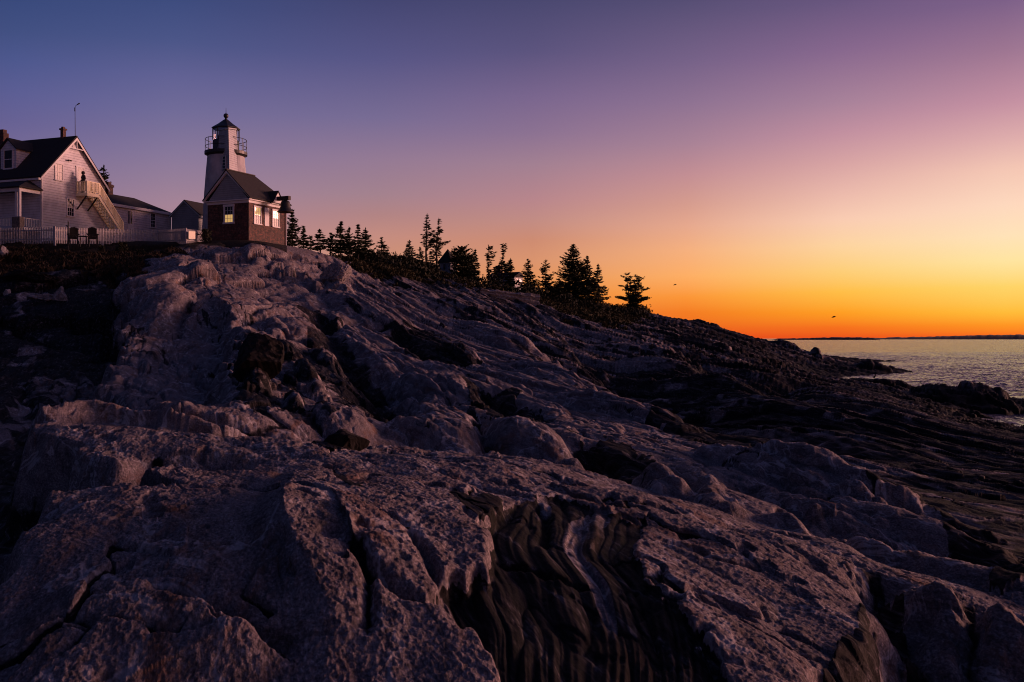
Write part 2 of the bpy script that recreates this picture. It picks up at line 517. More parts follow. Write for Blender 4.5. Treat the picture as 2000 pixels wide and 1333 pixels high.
blot = fbm(s_ / 5 + wx * .3, c_ / 1.3 + wx * .6, 4, 41)
kx = 0.05 + 1.1 * GR * (1 - GR)
GR = np.clip(GR + kx * blot, 0, 1)
GR = smooth2(GR, 1)
DK = 1 - GR

# ---- relief by noise (metres), stretched along the strike
near = sstep(16, 5, YY)
big = 1 - sstep(6, 26, YY)
w1 = fbm(s_ / 6, c_ / 3, 3, 51)
bil1 = np.abs(pn(s_ / 9 + w1 * .5, c_ / 3.1 + w1 * .7, 52))
bil2 = np.abs(pn(s_ / 3.4 + w1 * .9, c_ / 1.15 + w1 * 1.1, 53))
bil3 = np.abs(pn(s_ / 1.3 + wx * .4, c_ / 0.42 + wx * .5, 54))
far_ = sstep(9, 40, YY)
house = 1 - sstep(76, 82, YY) * (UU < 620)
shore = 0.16 + 0.84 * sstep(0.3, 3.2, ZB)
shore = np.where(YY > 60, shore, np.maximum(shore, .4))
Z += house * shore * ((0.07 + 0.33 * far_) * (np.sqrt(bil1) - .5) + (0.02 + 0.13 * far_) * (np.sqrt(bil2) - .5) + (0.012 + 0.045 * far_) * (np.sqrt(bil3) - .45))
# jointed blocks and ledges, drawn out along the strike
wv1 = fbm(s_ / 4, c_ / 2, 3, 55) ; wv2 = fbm(s_ / 1.2, c_ / .6, 3, 56)
e_, r1, r2, ox, oy = cells(s_ / 9 + wv1 * .35, c_ / 2.4 + wv1 * .55, 1)
slab1 = r1 * .5 + r2 * .9 * oy + .25 * r1 * ox
pil1 = np.sqrt(np.clip(e_, 0, 1)) - .5
Z += house * shore * far_ * (0.42 * slab1 * (.35 + .65 * DK) + 0.50 * pil1 * (1 - .45 * DK) * (1 - .5 * sstep(50, 80, YY)))
e_, r1, r2, ox, oy = cells(s_ / 3.2 + wv2 * .30, c_ / 0.85 + wv2 * .40 + wv1, 2)
slab2 = r1 * .5 + r2 * 1.0 * oy + .3 * r1 * ox
pil2 = np.sqrt(np.clip(e_, 0, 1)) - .5
bl2 = sstep(-.15, .35, fbm(s_ / 8, c_ / 4, 2, 57))
Z += house * shore * (0.02 + .16 * DK * (UU > 1250) + 0.98 * sstep(7, 34, YY)) * (0.24 * slab2 * (.3 + .7 * DK) + 0.20 * pil2 * (.25 + .75 * bl2) * (1 - .5 * DK))
joint = (1 - sstep(0, .10, e_)) * bl2
wi_ = fbm(XX / 3.5, YY / 7.0, 3, 84, .5)
e3, r1, r2, ox, oy = cells(XX / 5.2 + wi_ * .30, YY / 9.5 + np.roll(wi_, 37, 1) * .25, 3)
pil3 = np.sqrt(np.clip(e3, 0, 1)) - .5
e4, r3, r4, ox4, oy4 = cells(XX / 1.3 + wi_ * .4, YY / 3.0 + wi_ * .3, 4)
ISOB = .75 * (np.clip(e3, 0, 1) ** .5 - .7) + .50 * r1 + .7 * (r2 * oy) + .5 * r1 * ox + (0.10 * (np.clip(e4, 0, 1) ** .4 - .7) + .05 * r3 + .08 * r4 * ox4) * sstep(-.2, .4, wv1) + .06 * fbm(XX / 1.6, YY / 3.0, 3, 89, .5)
Z = Z * (1 - ISO) + (ZB + house * ISOB) * ISO
GR = GR * (1 - ISO * .35 * (1 - sstep(0.02, .10, e3)))
GR = np.maximum(GR, .62 * ISO * (UU < 600) * RIBM)
# fine leaves of the gneiss
q = c_ / 0.45 + 2.2 * w1 + 0.8 * wx + ZB * 0.9
lay = np.abs(pn(q, s_ / 7, 58)) + .5 * np.abs(pn(q * 2.7, s_ / 3, 59))
Z += house * DK * lay * (0.05 + 0.12 * far_) * shore * (.5 + .5 * sstep(-.3, .4, w1))
# granite: foliation scallops and grain
gx, gy = s_ / (1.25 + .9 * far_) * (1 - ISO) + ISO * YY * .8, c_ * (1 - ISO) + ISO * XX * 1.1
und = fbm(s_ / 1.5, c_ / .55, 3, 60, .55)
rough_ = .35 + .95 * sstep(-.45, .5, w1)
und = und * (1 - .8 * ISO) + ISO * .8 * fbm(XX / 1.3, YY / 3.0, 3, 85, .5)
rough_ = rough_ * (1 - .6 * ISO)
Z += house * GR * ((0.020 + .03 * far_) * und + 0.010 * rough_ * fbm(gx / (.11 + .35 * far_), gy / (.10 + .33 * far_), 4, 61, .58) * (1 + 3.2 * far_) + 0.008 * (1 - far_) * fbm(gx / .05, gy / .04, 3, 62, .65))
e7, r1, r2, ox, oy = cells(s_ / 3.0 + wv2 * .22, c_ / 1.5 + wv2 * .28 + wv1 * .2, 8)
crack = (1 - sstep(0.0, .045, e7)) * sstep(-.25, .2, fbm(s_ / 3, c_ / 2, 2, 87)) * (1 - .6 * far_)
Z += house * GR * (1 - far_) * (0.05 * r1 * oy + 0.05 * r2 * ox + .02 * r1) - house * .05 * crack
GR = GR * (1 - .7 * crack)
Z -= house * GR * 0.05 * sstep(.5, .75, fbm(s_ / .8, c_ / .35, 3, 65))
Z += house * DK * 0.014 * fbm(s_ / .9, c_ / .12, 3, 63)
Z += house * 0.04 * far_ * fbm(XX / .9, YY / 1.4, 4, 64, .6)
GR = GR * (1 - .5 * joint * far_)


# ---- measured forms: cracks, steps, crests (photo polylines laid on the ground)
def ground(pts):
    return [w2(u, v) for u, v in pts]


def gully(pts, width, depth, dark=0.5, rag=0.35):
    P = ground(pts)
    idx, d, s, t = poly_dist(P, XX, YY, width * 4)
    d = np.abs(d + s * rag * width * fbm(XX[idx] / (width * 3), YY[idx] / (width * 3), 3, 71))
    taper = np.clip(np.minimum(t, 1 - t) * 8, 0.15, 1)
    k = np.exp(-(d / width) ** 2) * taper
    Z[idx] -= depth * k
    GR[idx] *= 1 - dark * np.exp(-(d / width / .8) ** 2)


def step(pts, drop, run, side, fall=3.0, rag=0.3):
    """ground on one side (+1 left of the line, -1 right) falls away by drop within run"""
    P = ground(pts)
    idx, d, s, t = poly_dist(P, XX, YY, max(fall, run) * 1.6)
    sd_ = d * s * side + rag * run * fbm(XX[idx] / (run * 2), YY[idx] / (run * 2), 3, 73)
    taper = np.clip(np.minimum(t, 1 - t) * 6, 0, 1)
    k = sstep(0, run, sd_) * (1 - sstep(fall * .3, fall, sd_))
    Z[idx] -= drop * k * taper


def crest(pts, h, wl_, wr_, ends=6, hh=None):
    P = [w2(u, v, None, hh or h) for u, v in pts]
    idx, d, s, t = poly_dist(P, XX, YY, max(wl_, wr_) * 1.2)
    w = np.where(s > 0, wl_, wr_)
    k = np.clip(1 - d / w, 0, 1); k = k * k * (3 - 2 * k) if max(wl_, wr_) < .3 else k
    taper = np.clip(np.minimum(t, 1 - t) * ends, 0, 1)
    Z[idx] += h * (k ** 1.2) * taper


def dome(u, v, ru, rv_m, h, rot=0.0, Y=None, p=0.8, raw=False):
    """a whaleback of rock drawn out along the strike"""
    Y = Y or hit(u, v); x = (u - 1000) / FOC * Y
    if raw:
        hw, hl = ru / FOC * Y, rv_m
        dx, dy = XX - x, YY - Y
        a, b = dx, dy
    else:
        hw = ru / FOC * Y * 0.75; hl = max(rv_m, 2.6 * hw); h = h * 0.62
        dx, dy = XX - x, YY - Y
        b, a = strike(dx, dy)
    k = (np.abs(dx) < hw + hl) & (np.abs(dy) < hw + hl)
    a, b = a[k], b[k]
    q = (a / hw) ** 2 + (b / hl) ** 2
    q = q * (1 + 0.45 * fbm(XX[k] / (hw * .9), YY[k] / (hw * 1.6), 3, 77))
    Z[k] += h * np.where(q < 1, np.maximum(1 - q, 0) ** p, 0)


# foreground: the roof-like crest whose right face takes the glow
CR = [(580, 862), (560, 925), (552, 985), (568, 1030), (602, 1082), (640, 1135), (660, 1240), (668, 1345), (668, 1900)]
crest(CR, 0.17, 3.2, 1.8, 2.6, 0.30)
crest(CR, 0.17, 3.0, 0.22, 1.9, 0.30)
gully([(685, 1131), (700, 1165), (734, 1186), (776, 1216), (836, 1240)], 0.045, 0.10)
gully([(706, 1138), (722, 1216), (716, 1300)], 0.035, 0.08)
gully([(796, 1092), (833, 1142), (861, 1201)], 0.035, 0.09)
gully([(740, 1060), (796, 1092)], 0.025, 0.05)
gully([(310, 1191), (328, 1212), (423, 1230), (458, 1262), (529, 1286), (562, 1322)], 0.06, 0.13, .6)
gully([(290, 1290), (380, 1296), (430, 1282)], 0.04, 0.06)
step([(0, 1218), (150, 1195), (310, 1191), (328, 1212), (423, 1230), (529, 1286), (600, 1340)], -0.10, 0.08, -1, 2.0)
gully([(120, 1330), (180, 1275), (120, 1250), (0, 1285)], 0.03, 0.04)
# the ledge and the rib's tiers
gully([(180, 779), (226, 772), (275, 791), (331, 801), (423, 808), (494, 813), (550, 814)], 0.16, 0.30, .6)
step([(180, 786), (275, 797), (331, 806), (423, 814), (550, 819)], 0.22, 0.2, -1, 2.4)
gully([(185, 925), (240, 925), (270, 908), (310, 885)], 0.12, 0.35, .6)
step([(130, 870), (170, 905), (250, 912), (320, 880)], 0.28, 0.3, -1, 1.4)
step([(420, 578), (458, 612), (474, 662), (446, 706), (458, 749), (494, 800)], 1.1, 0.7, -1, 7.0)
gully([(247, 617), (289, 603), (331, 601), (370, 585), (416, 575)], 0.35, 0.45, .3)
dome(330, 583, 75, 4.5, 0.8)
dome(395, 545, 40, 4.0, 0.9)
gully([(330, 662), (370, 658), (420, 662)], 0.25, 0.35, .5)
gully([(315, 625), (380, 622)], 0.2, 0.3, .5)
dome(300, 700, 80, 4, 0.3)
dome(350, 760, 130, 3.0, 0.25)
# slope between rib and the granite benches
gully([(600, 600), (650, 650), (700, 705), (745, 760), (765, 812)], 0.7, 0.9, .6)
gully([(616, 604), (659, 634), (690, 630), (771, 650)], 0.4, 0.6, .5)
dome(720, 612, 110, 9, 1.1, rot=-0.5)
dome(655, 560, 36, 4.0, 1.1)
dome(560, 520, 50, 4.5, 1.0); dome(500, 505, 40, 4, 0.9); dome(610, 545, 30, 3, 0.8)
dome(500, 755, 42, 2.2, 0.75); dome(560, 690, 40, 2.5, 0.55); dome(600, 735, 30, 2.0, 0.6); dome(620, 775, 30, 1.6, 0.5); dome(575, 790, 25, 1.2, 0.4)
dome(540, 640, 30, 2.5, 0.5); dome(640, 700, 36, 2.5, 0.55); dome(500, 690, 20, 1.6, 0.5)
gully([(775, 653), (817, 691), (852, 709), (900, 712), (941, 724)], 0.45, 0.7, .6)
dome(900, 700, 46, 1.6, 0.7, rot=-0.3)
gully([(923, 762), (1000, 800), (1052, 822)], 0.45, 0.6, .6)
gully([(930, 818), (972, 882)], 0.18, 0.35, .5)
gully([(764, 811), (748, 760)], 0.35, 0.5, .8)
dome(668, 822, 85, 2.2, 0.45); dome(860, 845, 110, 3.0, 0.5); dome(1040, 862, 100, 2.8, 0.5, rot=-.3); dome(860, 760, 110, 4.5, 0.7, rot=-.4)
dome(1090, 735, 90, 7, 0.7, rot=-.5); dome(1200, 800, 80, 5, 0.5, rot=-.5); dome(980, 660, 80, 8, .8, rot=-.5)
# slab crest and what lies behind it
step([(673, 879), (747, 872), (835, 876), (983, 886), (1099, 911), (1200, 943), (1289, 957), (1356, 982), (1441, 1014), (1515, 1032), (1635, 1066), (1720, 1110)], 0.32, 0.45, 1, 3.2)
dome(1420, 985, 190, 2.6, 0.55, rot=-.45, Y=12.2)
dome(1230, 905, 110, 2.4, 0.4, rot=-.4, Y=14.0)
gully([(1293, 912), (1342, 940), (1353, 976)], 0.12, 0.2, .4)
gully([(1134, 868), (1180, 900), (1290, 955)], 0.3, 0.5, .6)
dome(1530, 935, 95, 3.2, 0.6, rot=-.4); dome(1640, 965, 90, 3.0, 0.55, rot=-.5); dome(1740, 1025, 90, 2.2, 0.45, rot=-.6); dome(1620, 1000, 70, 2.0, 0.35, rot=-.5)
dome(1860, 1110, 90, 1.8, 0.35, rot=-.6)
# foreground fan of gneiss: a shallow trough of smooth folded leaves running towards the viewer
FAN = [(985, 1012), (1040, 975), (1085, 962), (1160, 985), (1200, 1002), (1262, 1008), (1232, 1080), (1250, 1140), (1330, 1190), (1372, 1260), (1425, 1340), (1500, 1600), (985, 1600), (985, 1340), (930, 1290), (840, 1242), (862, 1192), (950, 1158), (965, 1100), (930, 1062)]
fan = inpoly(FAN, jU, jV).astype(float) * (YY < 10.5)
fan_s = smooth2(fan, 14); fan_e = smooth2(fan, 2)
Z = Z * (1 - .9 * fan_s) + (ZB + .25 * (Z - ZB)) * .9 * fan_s
fx = XX + 0.055 * (YY - 4.4) * np.clip((1080 - UU) / 120, -1.5, 2) + .11 * pn(YY / 2.3, XX / 1.1, 66) + .03 * pn(YY / .8, XX / .5, 64)
k_ = (fan_s > 0.01)
f1_ = fx[k_]; fy = YY[k_]
a1_, a2_ = np.abs(pn(f1_ / .30, fy / 3.4, 67)), np.abs(pn(f1_ / .12, fy / 2.6, 68))
rib_ = 0.085 * np.sqrt(a1_) + 0.045 * np.sqrt(a2_) + 0.022 * np.abs(pn(f1_ / .05, fy / 1.8, 69)) + .007 * pn(f1_ / .022, fy / 1.1, 70)
Z[k_] += fan_s[k_] * (rib_ - 0.095) - 0.02 * fan_e[k_]
ribv = pn(f1_ / .21, fy / 2.6, 72)
GR[k_] = np.where((ribv > .46) & (fan_s[k_] > .6), .45 + .4 * (ribv - .46) / .3, GR[k_])
gully([(960, 1105), (1040, 1120), (1110, 1140), (1165, 1152)], 0.035, 0.08, .3)
gully([(1045, 980), (1065, 1010), (1060, 1080)], 0.05, 0.08, .3)
# right foreground
gully([(1700, 1112), (1735, 1165), (1775, 1215), (1820, 1270), (1870, 1345)], 0.16, 0.30, .6)
step([(1681, 1201), (1668, 1252), (1600, 1300), (1540, 1345)], 0.25, 0.2, 1, 1.4)
gully([(1282, 1045), (1330, 1060), (1400, 1090), (1520, 1120)], 0.05, 0.05, .4)
gully([(1560, 1090), (1620, 1120), (1700, 1150)], 0.05, 0.06, .4)
dome(1840, 1195, 70, 1.0, 0.22); dome(1960, 1270, 80, 0.9, 0.28); dome(1870, 1280, 40, .6, .2)
gully([(1895, 1180), (1900, 1240), (1885, 1330)], 0.08, 0.22, .6)
# upper right: strike-parallel ledges
for k, (a, b) in enumerate((((700, 545), (1300, 790)), ((800, 560), (1450, 800)), ((900, 575), (1500, 770)), ((1010, 600), (1600, 790)), ((1080, 640), (1420, 870)), ((1000, 680), (1390, 850)))):
    pts = [(a[0] + (b[0] - a[0]) * t, a[1] + (b[1] - a[1]) * t + 10 * math.sin(9 * t + k * 2)) for t in np.linspace(0, 1, 9)]
    step(pts, 0.9 if k % 2 else 0.7, 0.8, 1, 7)
    gully(pts, 0.5, 0.4, .4)
gully([(1330, 722), (1420, 735), (1500, 738), (1590, 745)], 2.2, 1.2, .5)
# low seaweed-covered rocks by the water
dome(1735, 758, 80, 8, 0.55, Y=100, p=.6, raw=True); dome(1870, 785, 70, 8, 1.25, Y=86, p=.6, raw=True); dome(1950, 790, 60, 7, .85, Y=84, p=.6, raw=True); dome(2060, 800, 90, 7, .6, Y=80, p=.6, raw=True)
dome(1965, 832, 82, 6.0, -1.5, Y=68.5, raw=True, p=.5); dome(2050, 830, 70, 6.0, -1.3, Y=69, raw=True, p=.5)
dome(1985, 838, 26, 2.0, .45, Y=65, raw=True)
dome(1690, 712, 14, 3, 1.0, Y=172, raw=True); dome(1595, 695, 8, 3, 1.3, Y=180, raw=True); dome(1540, 680, 24, 5, .9, Y=186, raw=True); dome(1715, 714, 22, 4, .8, Y=172, raw=True); dome(1366, 645, 16, 8, 1.2, Y=192, raw=True); dome(1400, 650, 12, 6, .9, Y=192, raw=True)
wet_ = sstep(70, 82, YY) * (UU > 1250) * sstep(-.6, .2, Z)       # rugged broken rock by the water and along the far point
e5, r1, r2, ox, oy = cells(s_ * .35 + wx * .2, c_ / 2.6 + wv1 * .3, 6)
e6, r3, r4, ox6, oy6 = cells(XX / .8 + wx * .2, YY / 1.8 + wv2 * .3, 7)
hgt_ = np.clip(Z, 0, 2.5) / 2.5
Z += wet_ * (.25 + .75 * hgt_) * (.45 * r1 + .5 * r2 * oy + .18 * (np.sqrt(np.clip(e5, 0, 1)) - .6) + .08 * r3 + .10 * r4 * ox6 + .08 * fbm(XX / 1.2, YY / 2.5, 3, 88, .5))
weed_ = sstep(45, 60, YY) * (UU > 1500) * sstep(-.2, .3, Z) * (1 - sstep(1.2, 2.4, Z))
Z += weed_ * (.16 * fbm(XX / 1.1, YY / 2.4, 4, 86, .6) + .14 * (np.sqrt(np.clip(e5, 0, 1)) - .5) + .10 * r3)
Z = np.maximum(Z, -3.0)


def ground_z(x, Y):
    """height of the finished ground at plan point (x, Y)"""
    L = math.log(Y); u = 1000 + FOC * x / Y
    i = min(max(np.searchsorted(gl, L) - 1, 0), NR - 2); j = min(max(np.searchsorted(gu, u) - 1, 0), NC - 2)
    f = (L - gl[i]) / (gl[i + 1] - gl[i]); g = (u - gu[j]) / (gu[j + 1] - gu[j])
    return float(Z[i, j] * (1 - f) * (1 - g) + Z[i + 1, j] * f * (1 - g) + Z[i, j + 1] * (1 - f) * g + Z[i + 1, j + 1] * f * g)


# ---- rock material
m_rock, nt, b = new_mat("shore_rock")
pos = world_pos(nt)
ga = nt.nodes.new('ShaderNodeAttribute'); ga.attribute_name = 'granite'
wa = nt.nodes.new('ShaderNodeAttribute'); wa.attribute_name = 'tide'
va = nt.nodes.new('ShaderNodeAttribute'); va.attribute_name = 'soil'
ang = math.atan2(ST[1], ST[0])
rp_ = mapping(nt, pos, (0, 0, -ang))
along = mapping(nt, rp_, scale=(0.22, 1, 1))
n_big = noise_node(nt, along, 1.1, 6, .6)
n_mid = noise_node(nt, along, 7, 6, .62, .4)
n_grain = noise_node(nt, mapping(nt, rp_, scale=(0.55, 1, 1)), 55, 5, .7)
n_fine = noise_node(nt, mapping(nt, rp_, scale=(0.8, 1, 1)), 130, 3, .7)
gran = ramp_node(nt, n_grain, [(0.30, (0.075, 0.062, 0.064)), (0.45, (0.175, 0.148, 0.150)), (0.57, (0.29, 0.245, 0.245)), (0.72, (0.58, 0.50, 0.50))])
gran = mix_node(nt, ramp_node(nt, n_mid, [(0.3, (0, 0, 0)), (0.7, (1, 1, 1))]), mix_node(nt, 1.0, gran, (0.48, 0.45, 0.47), 'MULTIPLY'), gran)
rust = ramp_node(nt, noise_node(nt, along, 2.3, 5, .65, .6), [(0.55, (0, 0, 0)), (0.68, (1, 1, 1))])
qv = math_node(nt, 'ABSOLUTE', math_node(nt, 'SUBTRACT', noise_node(nt, mapping(nt, rp_, (0, 0, -.5), (0.5, 1, 1)), .9, 5, .6, .8), .5))
qv = ramp_node(nt, qv, [(0.0, (1, 1, 1)), (0.008, (.7, .7, .7)), (0.016, (0, 0, 0))])
gran = mix_node(nt, math_node(nt, 'MULTIPLY', qv, .45), gran, (0.62, 0.57, 0.57))
gran = mix_node(nt, math_node(nt, 'MULTIPLY', rust, .65), gran, (0.15, 0.062, 0.028))
vein = math_node(nt, 'ABSOLUTE', math_node(nt, 'SUBTRACT', noise_node(nt, mapping(nt, rp_, (0, 0, .35), (0.35, 1, 1)), 1.6, 6, .6, .5), .5))
vein = ramp_node(nt, vein, [(0.0, (1, 1, 1)), (0.012, (.6, .6, .6)), (0.022, (0, 0, 0))])
gran = mix_node(nt, math_node(nt, 'MULTIPLY', vein, .55), gran, (0.035, 0.028, 0.026))
lich = ramp_node(nt, noise_node(nt, rp_, 3.1, 6, .7), [(0.62, (0, 0, 0)), (0.70, (1, 1, 1))])
gran = mix_node(nt, math_node(nt, 'MULTIPLY', lich, .5), gran, (0.05, 0.046, 0.045))
band = noise_node(nt, mapping(nt, rp_, scale=(0.10, 1, 1)), 9, 5, .7, .7)
gneiss = ramp_node(nt, band, [(0.36, (0.005, 0.005, 0.0055)), (0.50, (0.012, 0.011, 0.0115)), (0.58, (0.030, 0.026, 0.027)), (0.68, (0.13, 0.118, 0.12))])
fineb = ramp_node(nt, noise_node(nt, mapping(nt, rp_, scale=(0.06, 1, 1)), 38, 3, .6, .5), [(0.35, (.45, .45, .45)), (0.6, (1.3, 1.3, 1.3)), (0.7, (2.4, 2.3, 2.3))])
gneiss = mix_node(nt, 1.0, gneiss, fineb, 'MULTIPLY')
gneiss = mix_node(nt, math_node(nt, 'MULTIPLY', rust, .15), gneiss, (0.07, 0.032, 0.02))
gfac = math_node(nt, 'ADD', ga.outputs['Fac'], math_node(nt, 'MULTIPLY', math_node(nt, 'SUBTRACT', n_big, .5), .7))
gfac = ramp_node(nt, gfac, [(0.40, (0, 0, 0)), (0.52, (1, 1, 1))])
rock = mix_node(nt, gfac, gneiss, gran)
rock = mix_node(nt, wa.outputs['Fac'], rock, ramp_node(nt, n_mid, [(0.38, (0.003, 0.003, 0.0025)), (0.6, (0.008, 0.0075, 0.005)), (0.75, (0.022, 0.018, 0.009))]))
rock = mix_node(nt, va.outputs['Fac'], rock, ramp_node(nt, n_mid, [(0.35, (0.012, 0.010, 0.007)), (0.7, (0.045, 0.032, 0.018))]))
nt.links.new(rock, b.inputs['Base Color'])
rr = math_node(nt, 'ADD', math_node(nt, 'MULTIPLY', gfac, .15), .65)
rr = math_node(nt, 'ADD', rr, math_node(nt, 'MULTIPLY', math_node(nt, 'SUBTRACT', n_grain, .5), -.5), True)
nt.links.new(rr, b.inputs['Roughness'])
nt.links.new(math_node(nt, 'ADD', math_node(nt, 'MULTIPLY', gfac, .10), .03), b.inputs['Specular IOR Level'])
hh = math_node(nt, 'ADD', n_grain, math_node(nt, 'MULTIPLY', n_fine, .5))
hh = math_node(nt, 'ADD', hh, math_node(nt, 'MULTIPLY', n_mid, 1.2))
bump_node(nt, hh, 0.8, 0.02, b)

tide = 1 - sstep(0.9, 2.6, Z + 0.5 * fbm(XX / 4, YY / 4, 3, 81))
tide = np.where(UU > 1300, tide, 0) * (YY > 30)
# soil under the grass bank and the scrub
soil = np.zeros(UU.shape)
soil[inpoly([(-900, 430), (300, 430), (420, 470), (300, 500), (270, 545), (150, 530), (60, 545), (-900, 560)], jU, jV)] = 1
soil[inpoly([(570, 465), (620, 482), (680, 505), (740, 545), (800, 540), (860, 545), (1000, 570), (1050, 580), (1110, 615), (1200, 640), (1262, 625), (1262, 590), (1000, 540), (800, 500)], jU, jV)] = 1
soil = smooth2(soil, 3) * (YY > 55)
soil = np.maximum(soil, ((YY > 78) & (UU < 560)).astype(float))

TV = np.stack([XX, YY, Z], -1).reshape(-1, 3)
terrain = mesh_from_grid("rock_shore", TV, NR, NC, m_rock)
tag(terrain, kind='structure')
terrain['label'] = 'rocky shore of pale granite and dark layered gneiss sloping down to the sea'
for nm, arr in (('granite', GR), ('tide', tide), ('soil', soil)):
    at_ = terrain.data.attributes.new(nm, 'FLOAT', 'POINT')
    at_.data.foreach_set('value', arr.astype(np.float32).ravel())
# ================================================================== SEA AND FAR SHORE
m_sea, nt, b = new_mat("sea_water")
b.inputs['Base Color'].default_value = (0.022, 0.018, 0.036, 1)
b.inputs['Roughness'].default_value = 0.16
b.inputs['IOR'].default_value = 1.333
b.inputs['Specular Tint'].default_value = (1.0, 0.68, 0.88, 1)
pos = world_pos(nt)
wv = noise_node(nt, mapping(nt, pos, (0, 0, 0.5), (1.0, 0.45, 1)), 1.6, 4, .6)
wv2 = noise_node(nt, mapping(nt, pos, (0, 0, 0.2), (1.0, 0.55, 1)), 0.35, 3, .55)
bump_node(nt, math_node(nt, 'ADD', wv, math_node(nt, 'MULTIPLY', wv2, 2.5)), 1.0, 0.8, b)
su = spaced((-2500, 1200, 30), (1200, 1480, 30), (1480, 2060, 420), (2060, 3000, 60))
sl = spaced((math.log(22), math.log(55), 60), (math.log(55), math.log(420), 1000), (math.log(420), math.log(900), 120), (math.log(900), math.log(16000), 40))
SL, SU = np.meshgrid(sl, su, indexing='ij')
SY = np.exp(SL); SX = (SU - 1000) / FOC * SY
fade = 0.95 * np.clip(1.25 - SY / 900, 0.35, 1) * (SY < 1200)
wvx = fbm(SX / 40, SY / 60, 2, 90)
patch = .55 + .45 * sstep(-.5, .5, fbm(SX / 26, SY / 70, 3, 96))
SZ = fade * patch * (0.13 * (1 - 2 * np.abs(pn(SX / 4.2 + .35 * SY / 4 + wvx, SY / 2.2 - .1 * SX / 4, 91))) + 0.085 * (1 - 2 * np.abs(pn(SX / 1.9 - .25 * SY / 2, SY / 1.15 + wvx, 92))) + 0.03 * pn(SX / .8, SY / .6, 93) + .07 * pn(SX / 12, SY / 7, 94)) - .02
sea = mesh_from_grid("sea", np.stack([SX, SY, SZ], -1).reshape(-1, 3), len(sl), len(su), m_sea)
tag(sea, kind='structure')
sea['label'] = 'calm rippled sea reflecting the dawn sky'

m_far, nt, b = new_mat("far_wooded_land")
b.inputs['Base Color'].default_value = (0.05, 0.045, 0.05, 1)
b.inputs['Roughness'].default_value = 1


def far_land(name, u0, u1, Y, vt, label):
    n = 260
    us = np.linspace(u0, u1, n)
    tops = np.interp(us, [p[0] for p in vt], [p[1] for p in vt])
    h = (HV + 1.2 - tops) / FOC * Y
    h = np.maximum(h + (0.7 * fbm(us / 14, us * 0 + 3.3, 4, 97) + .6 * np.abs(pn(us / 4, us * 0 + 1.1, 98))) / FOC * Y, 0.02)
    ends = np.clip(np.minimum(us - u0, u1 - us) / 14, 0, 1) ** .6
    h = h * ends
    rows = []
    prof = [(0, 0.0), (.06, .55), (.16, .85), (.35, 1.0), (.65, .9), (1, 0)]
    dep = (u1 - u0) / FOC * Y * .3
    for f, k in prof:
        y = Y + f * dep
        rows.append(np.stack([(us - 1000) / FOC * y, np.full(n, y), h * k * (1 + .12 * pn(us / 9, us * 0 + f * 20, 99)) - 0.4], -1))
    o = mesh_from_grid(name, np.concatenate(rows), len(prof), n, m_far)
    tag(o, kind='structure'); o['label'] = label
    return o


far_land("hills", 1505, 1720, 3600, [(1505, 661), (1525, 659.5), (1560, 659), (1600, 657.5), (1670, 656.5), (1720, 659)], 'low dark wooded headland on the horizon beside the rock point')
far_land("hills", 1640, 2600, 4800, [(1640, 660), (1700, 659.5), (1780, 657), (1850, 655.5), (1930, 653), (2000, 652.5), (2200, 651), (2600, 655)], 'long low dark wooded shore on the horizon at the right')
# ================================================================== BUILDINGS
def boards_mat(name, col, period=0.15, axis=2, depth=0.02, rough=0.55, dirt=0.25):
    m, nt, b = new_mat(name)
    pos = world_pos(nt)
    sp_ = nt.nodes.new('ShaderNodeSeparateXYZ'); nt.links.new(pos, sp_.inputs[0])
    f = math_node(nt, 'FRACT', math_node(nt, 'DIVIDE', sp_.outputs[axis], period))
    edge = ramp_node(nt, f, [(0.0, (.25, .25, .25)), (0.22, (1, 1, 1)), (1.0, (1, 1, 1))])
    wear = ramp_node(nt, noise_node(nt, mapping(nt, pos, scale=(1, 1, .6)), 1.7, 5, .65), [(0.35, tuple(c * (1 - dirt) for c in col)), (0.65, col)])
    nt.links.new(mix_node(nt, 0.75, wear, edge, 'MULTIPLY'), b.inputs['Base Color'])
    b.inputs['Roughness'].default_value = rough
    bump_node(nt, f, 1.0, depth, b)
    return m


def plain_mat(name, col, rough=0.6, var=0.2, scale=3, metallic=0.0, spec=0.5):
    m, nt, b = new_mat(name)
    pos = world_pos(nt)
    n = noise_node(nt, pos, scale, 5, .6)
    nt.links.new(ramp_node(nt, n, [(0.3, tuple(c * (1 - var) for c in col)), (0.7, tuple(min(1, c * (1 + var)) for c in col))]), b.inputs['Base Color'])
    b.inputs['Roughness'].default_value = rough
    b.inputs['Metallic'].default_value = metallic
    b.inputs['Specular IOR Level'].default_value = spec
    bump_node(nt, n, 0.3, 0.01, b)
    return m


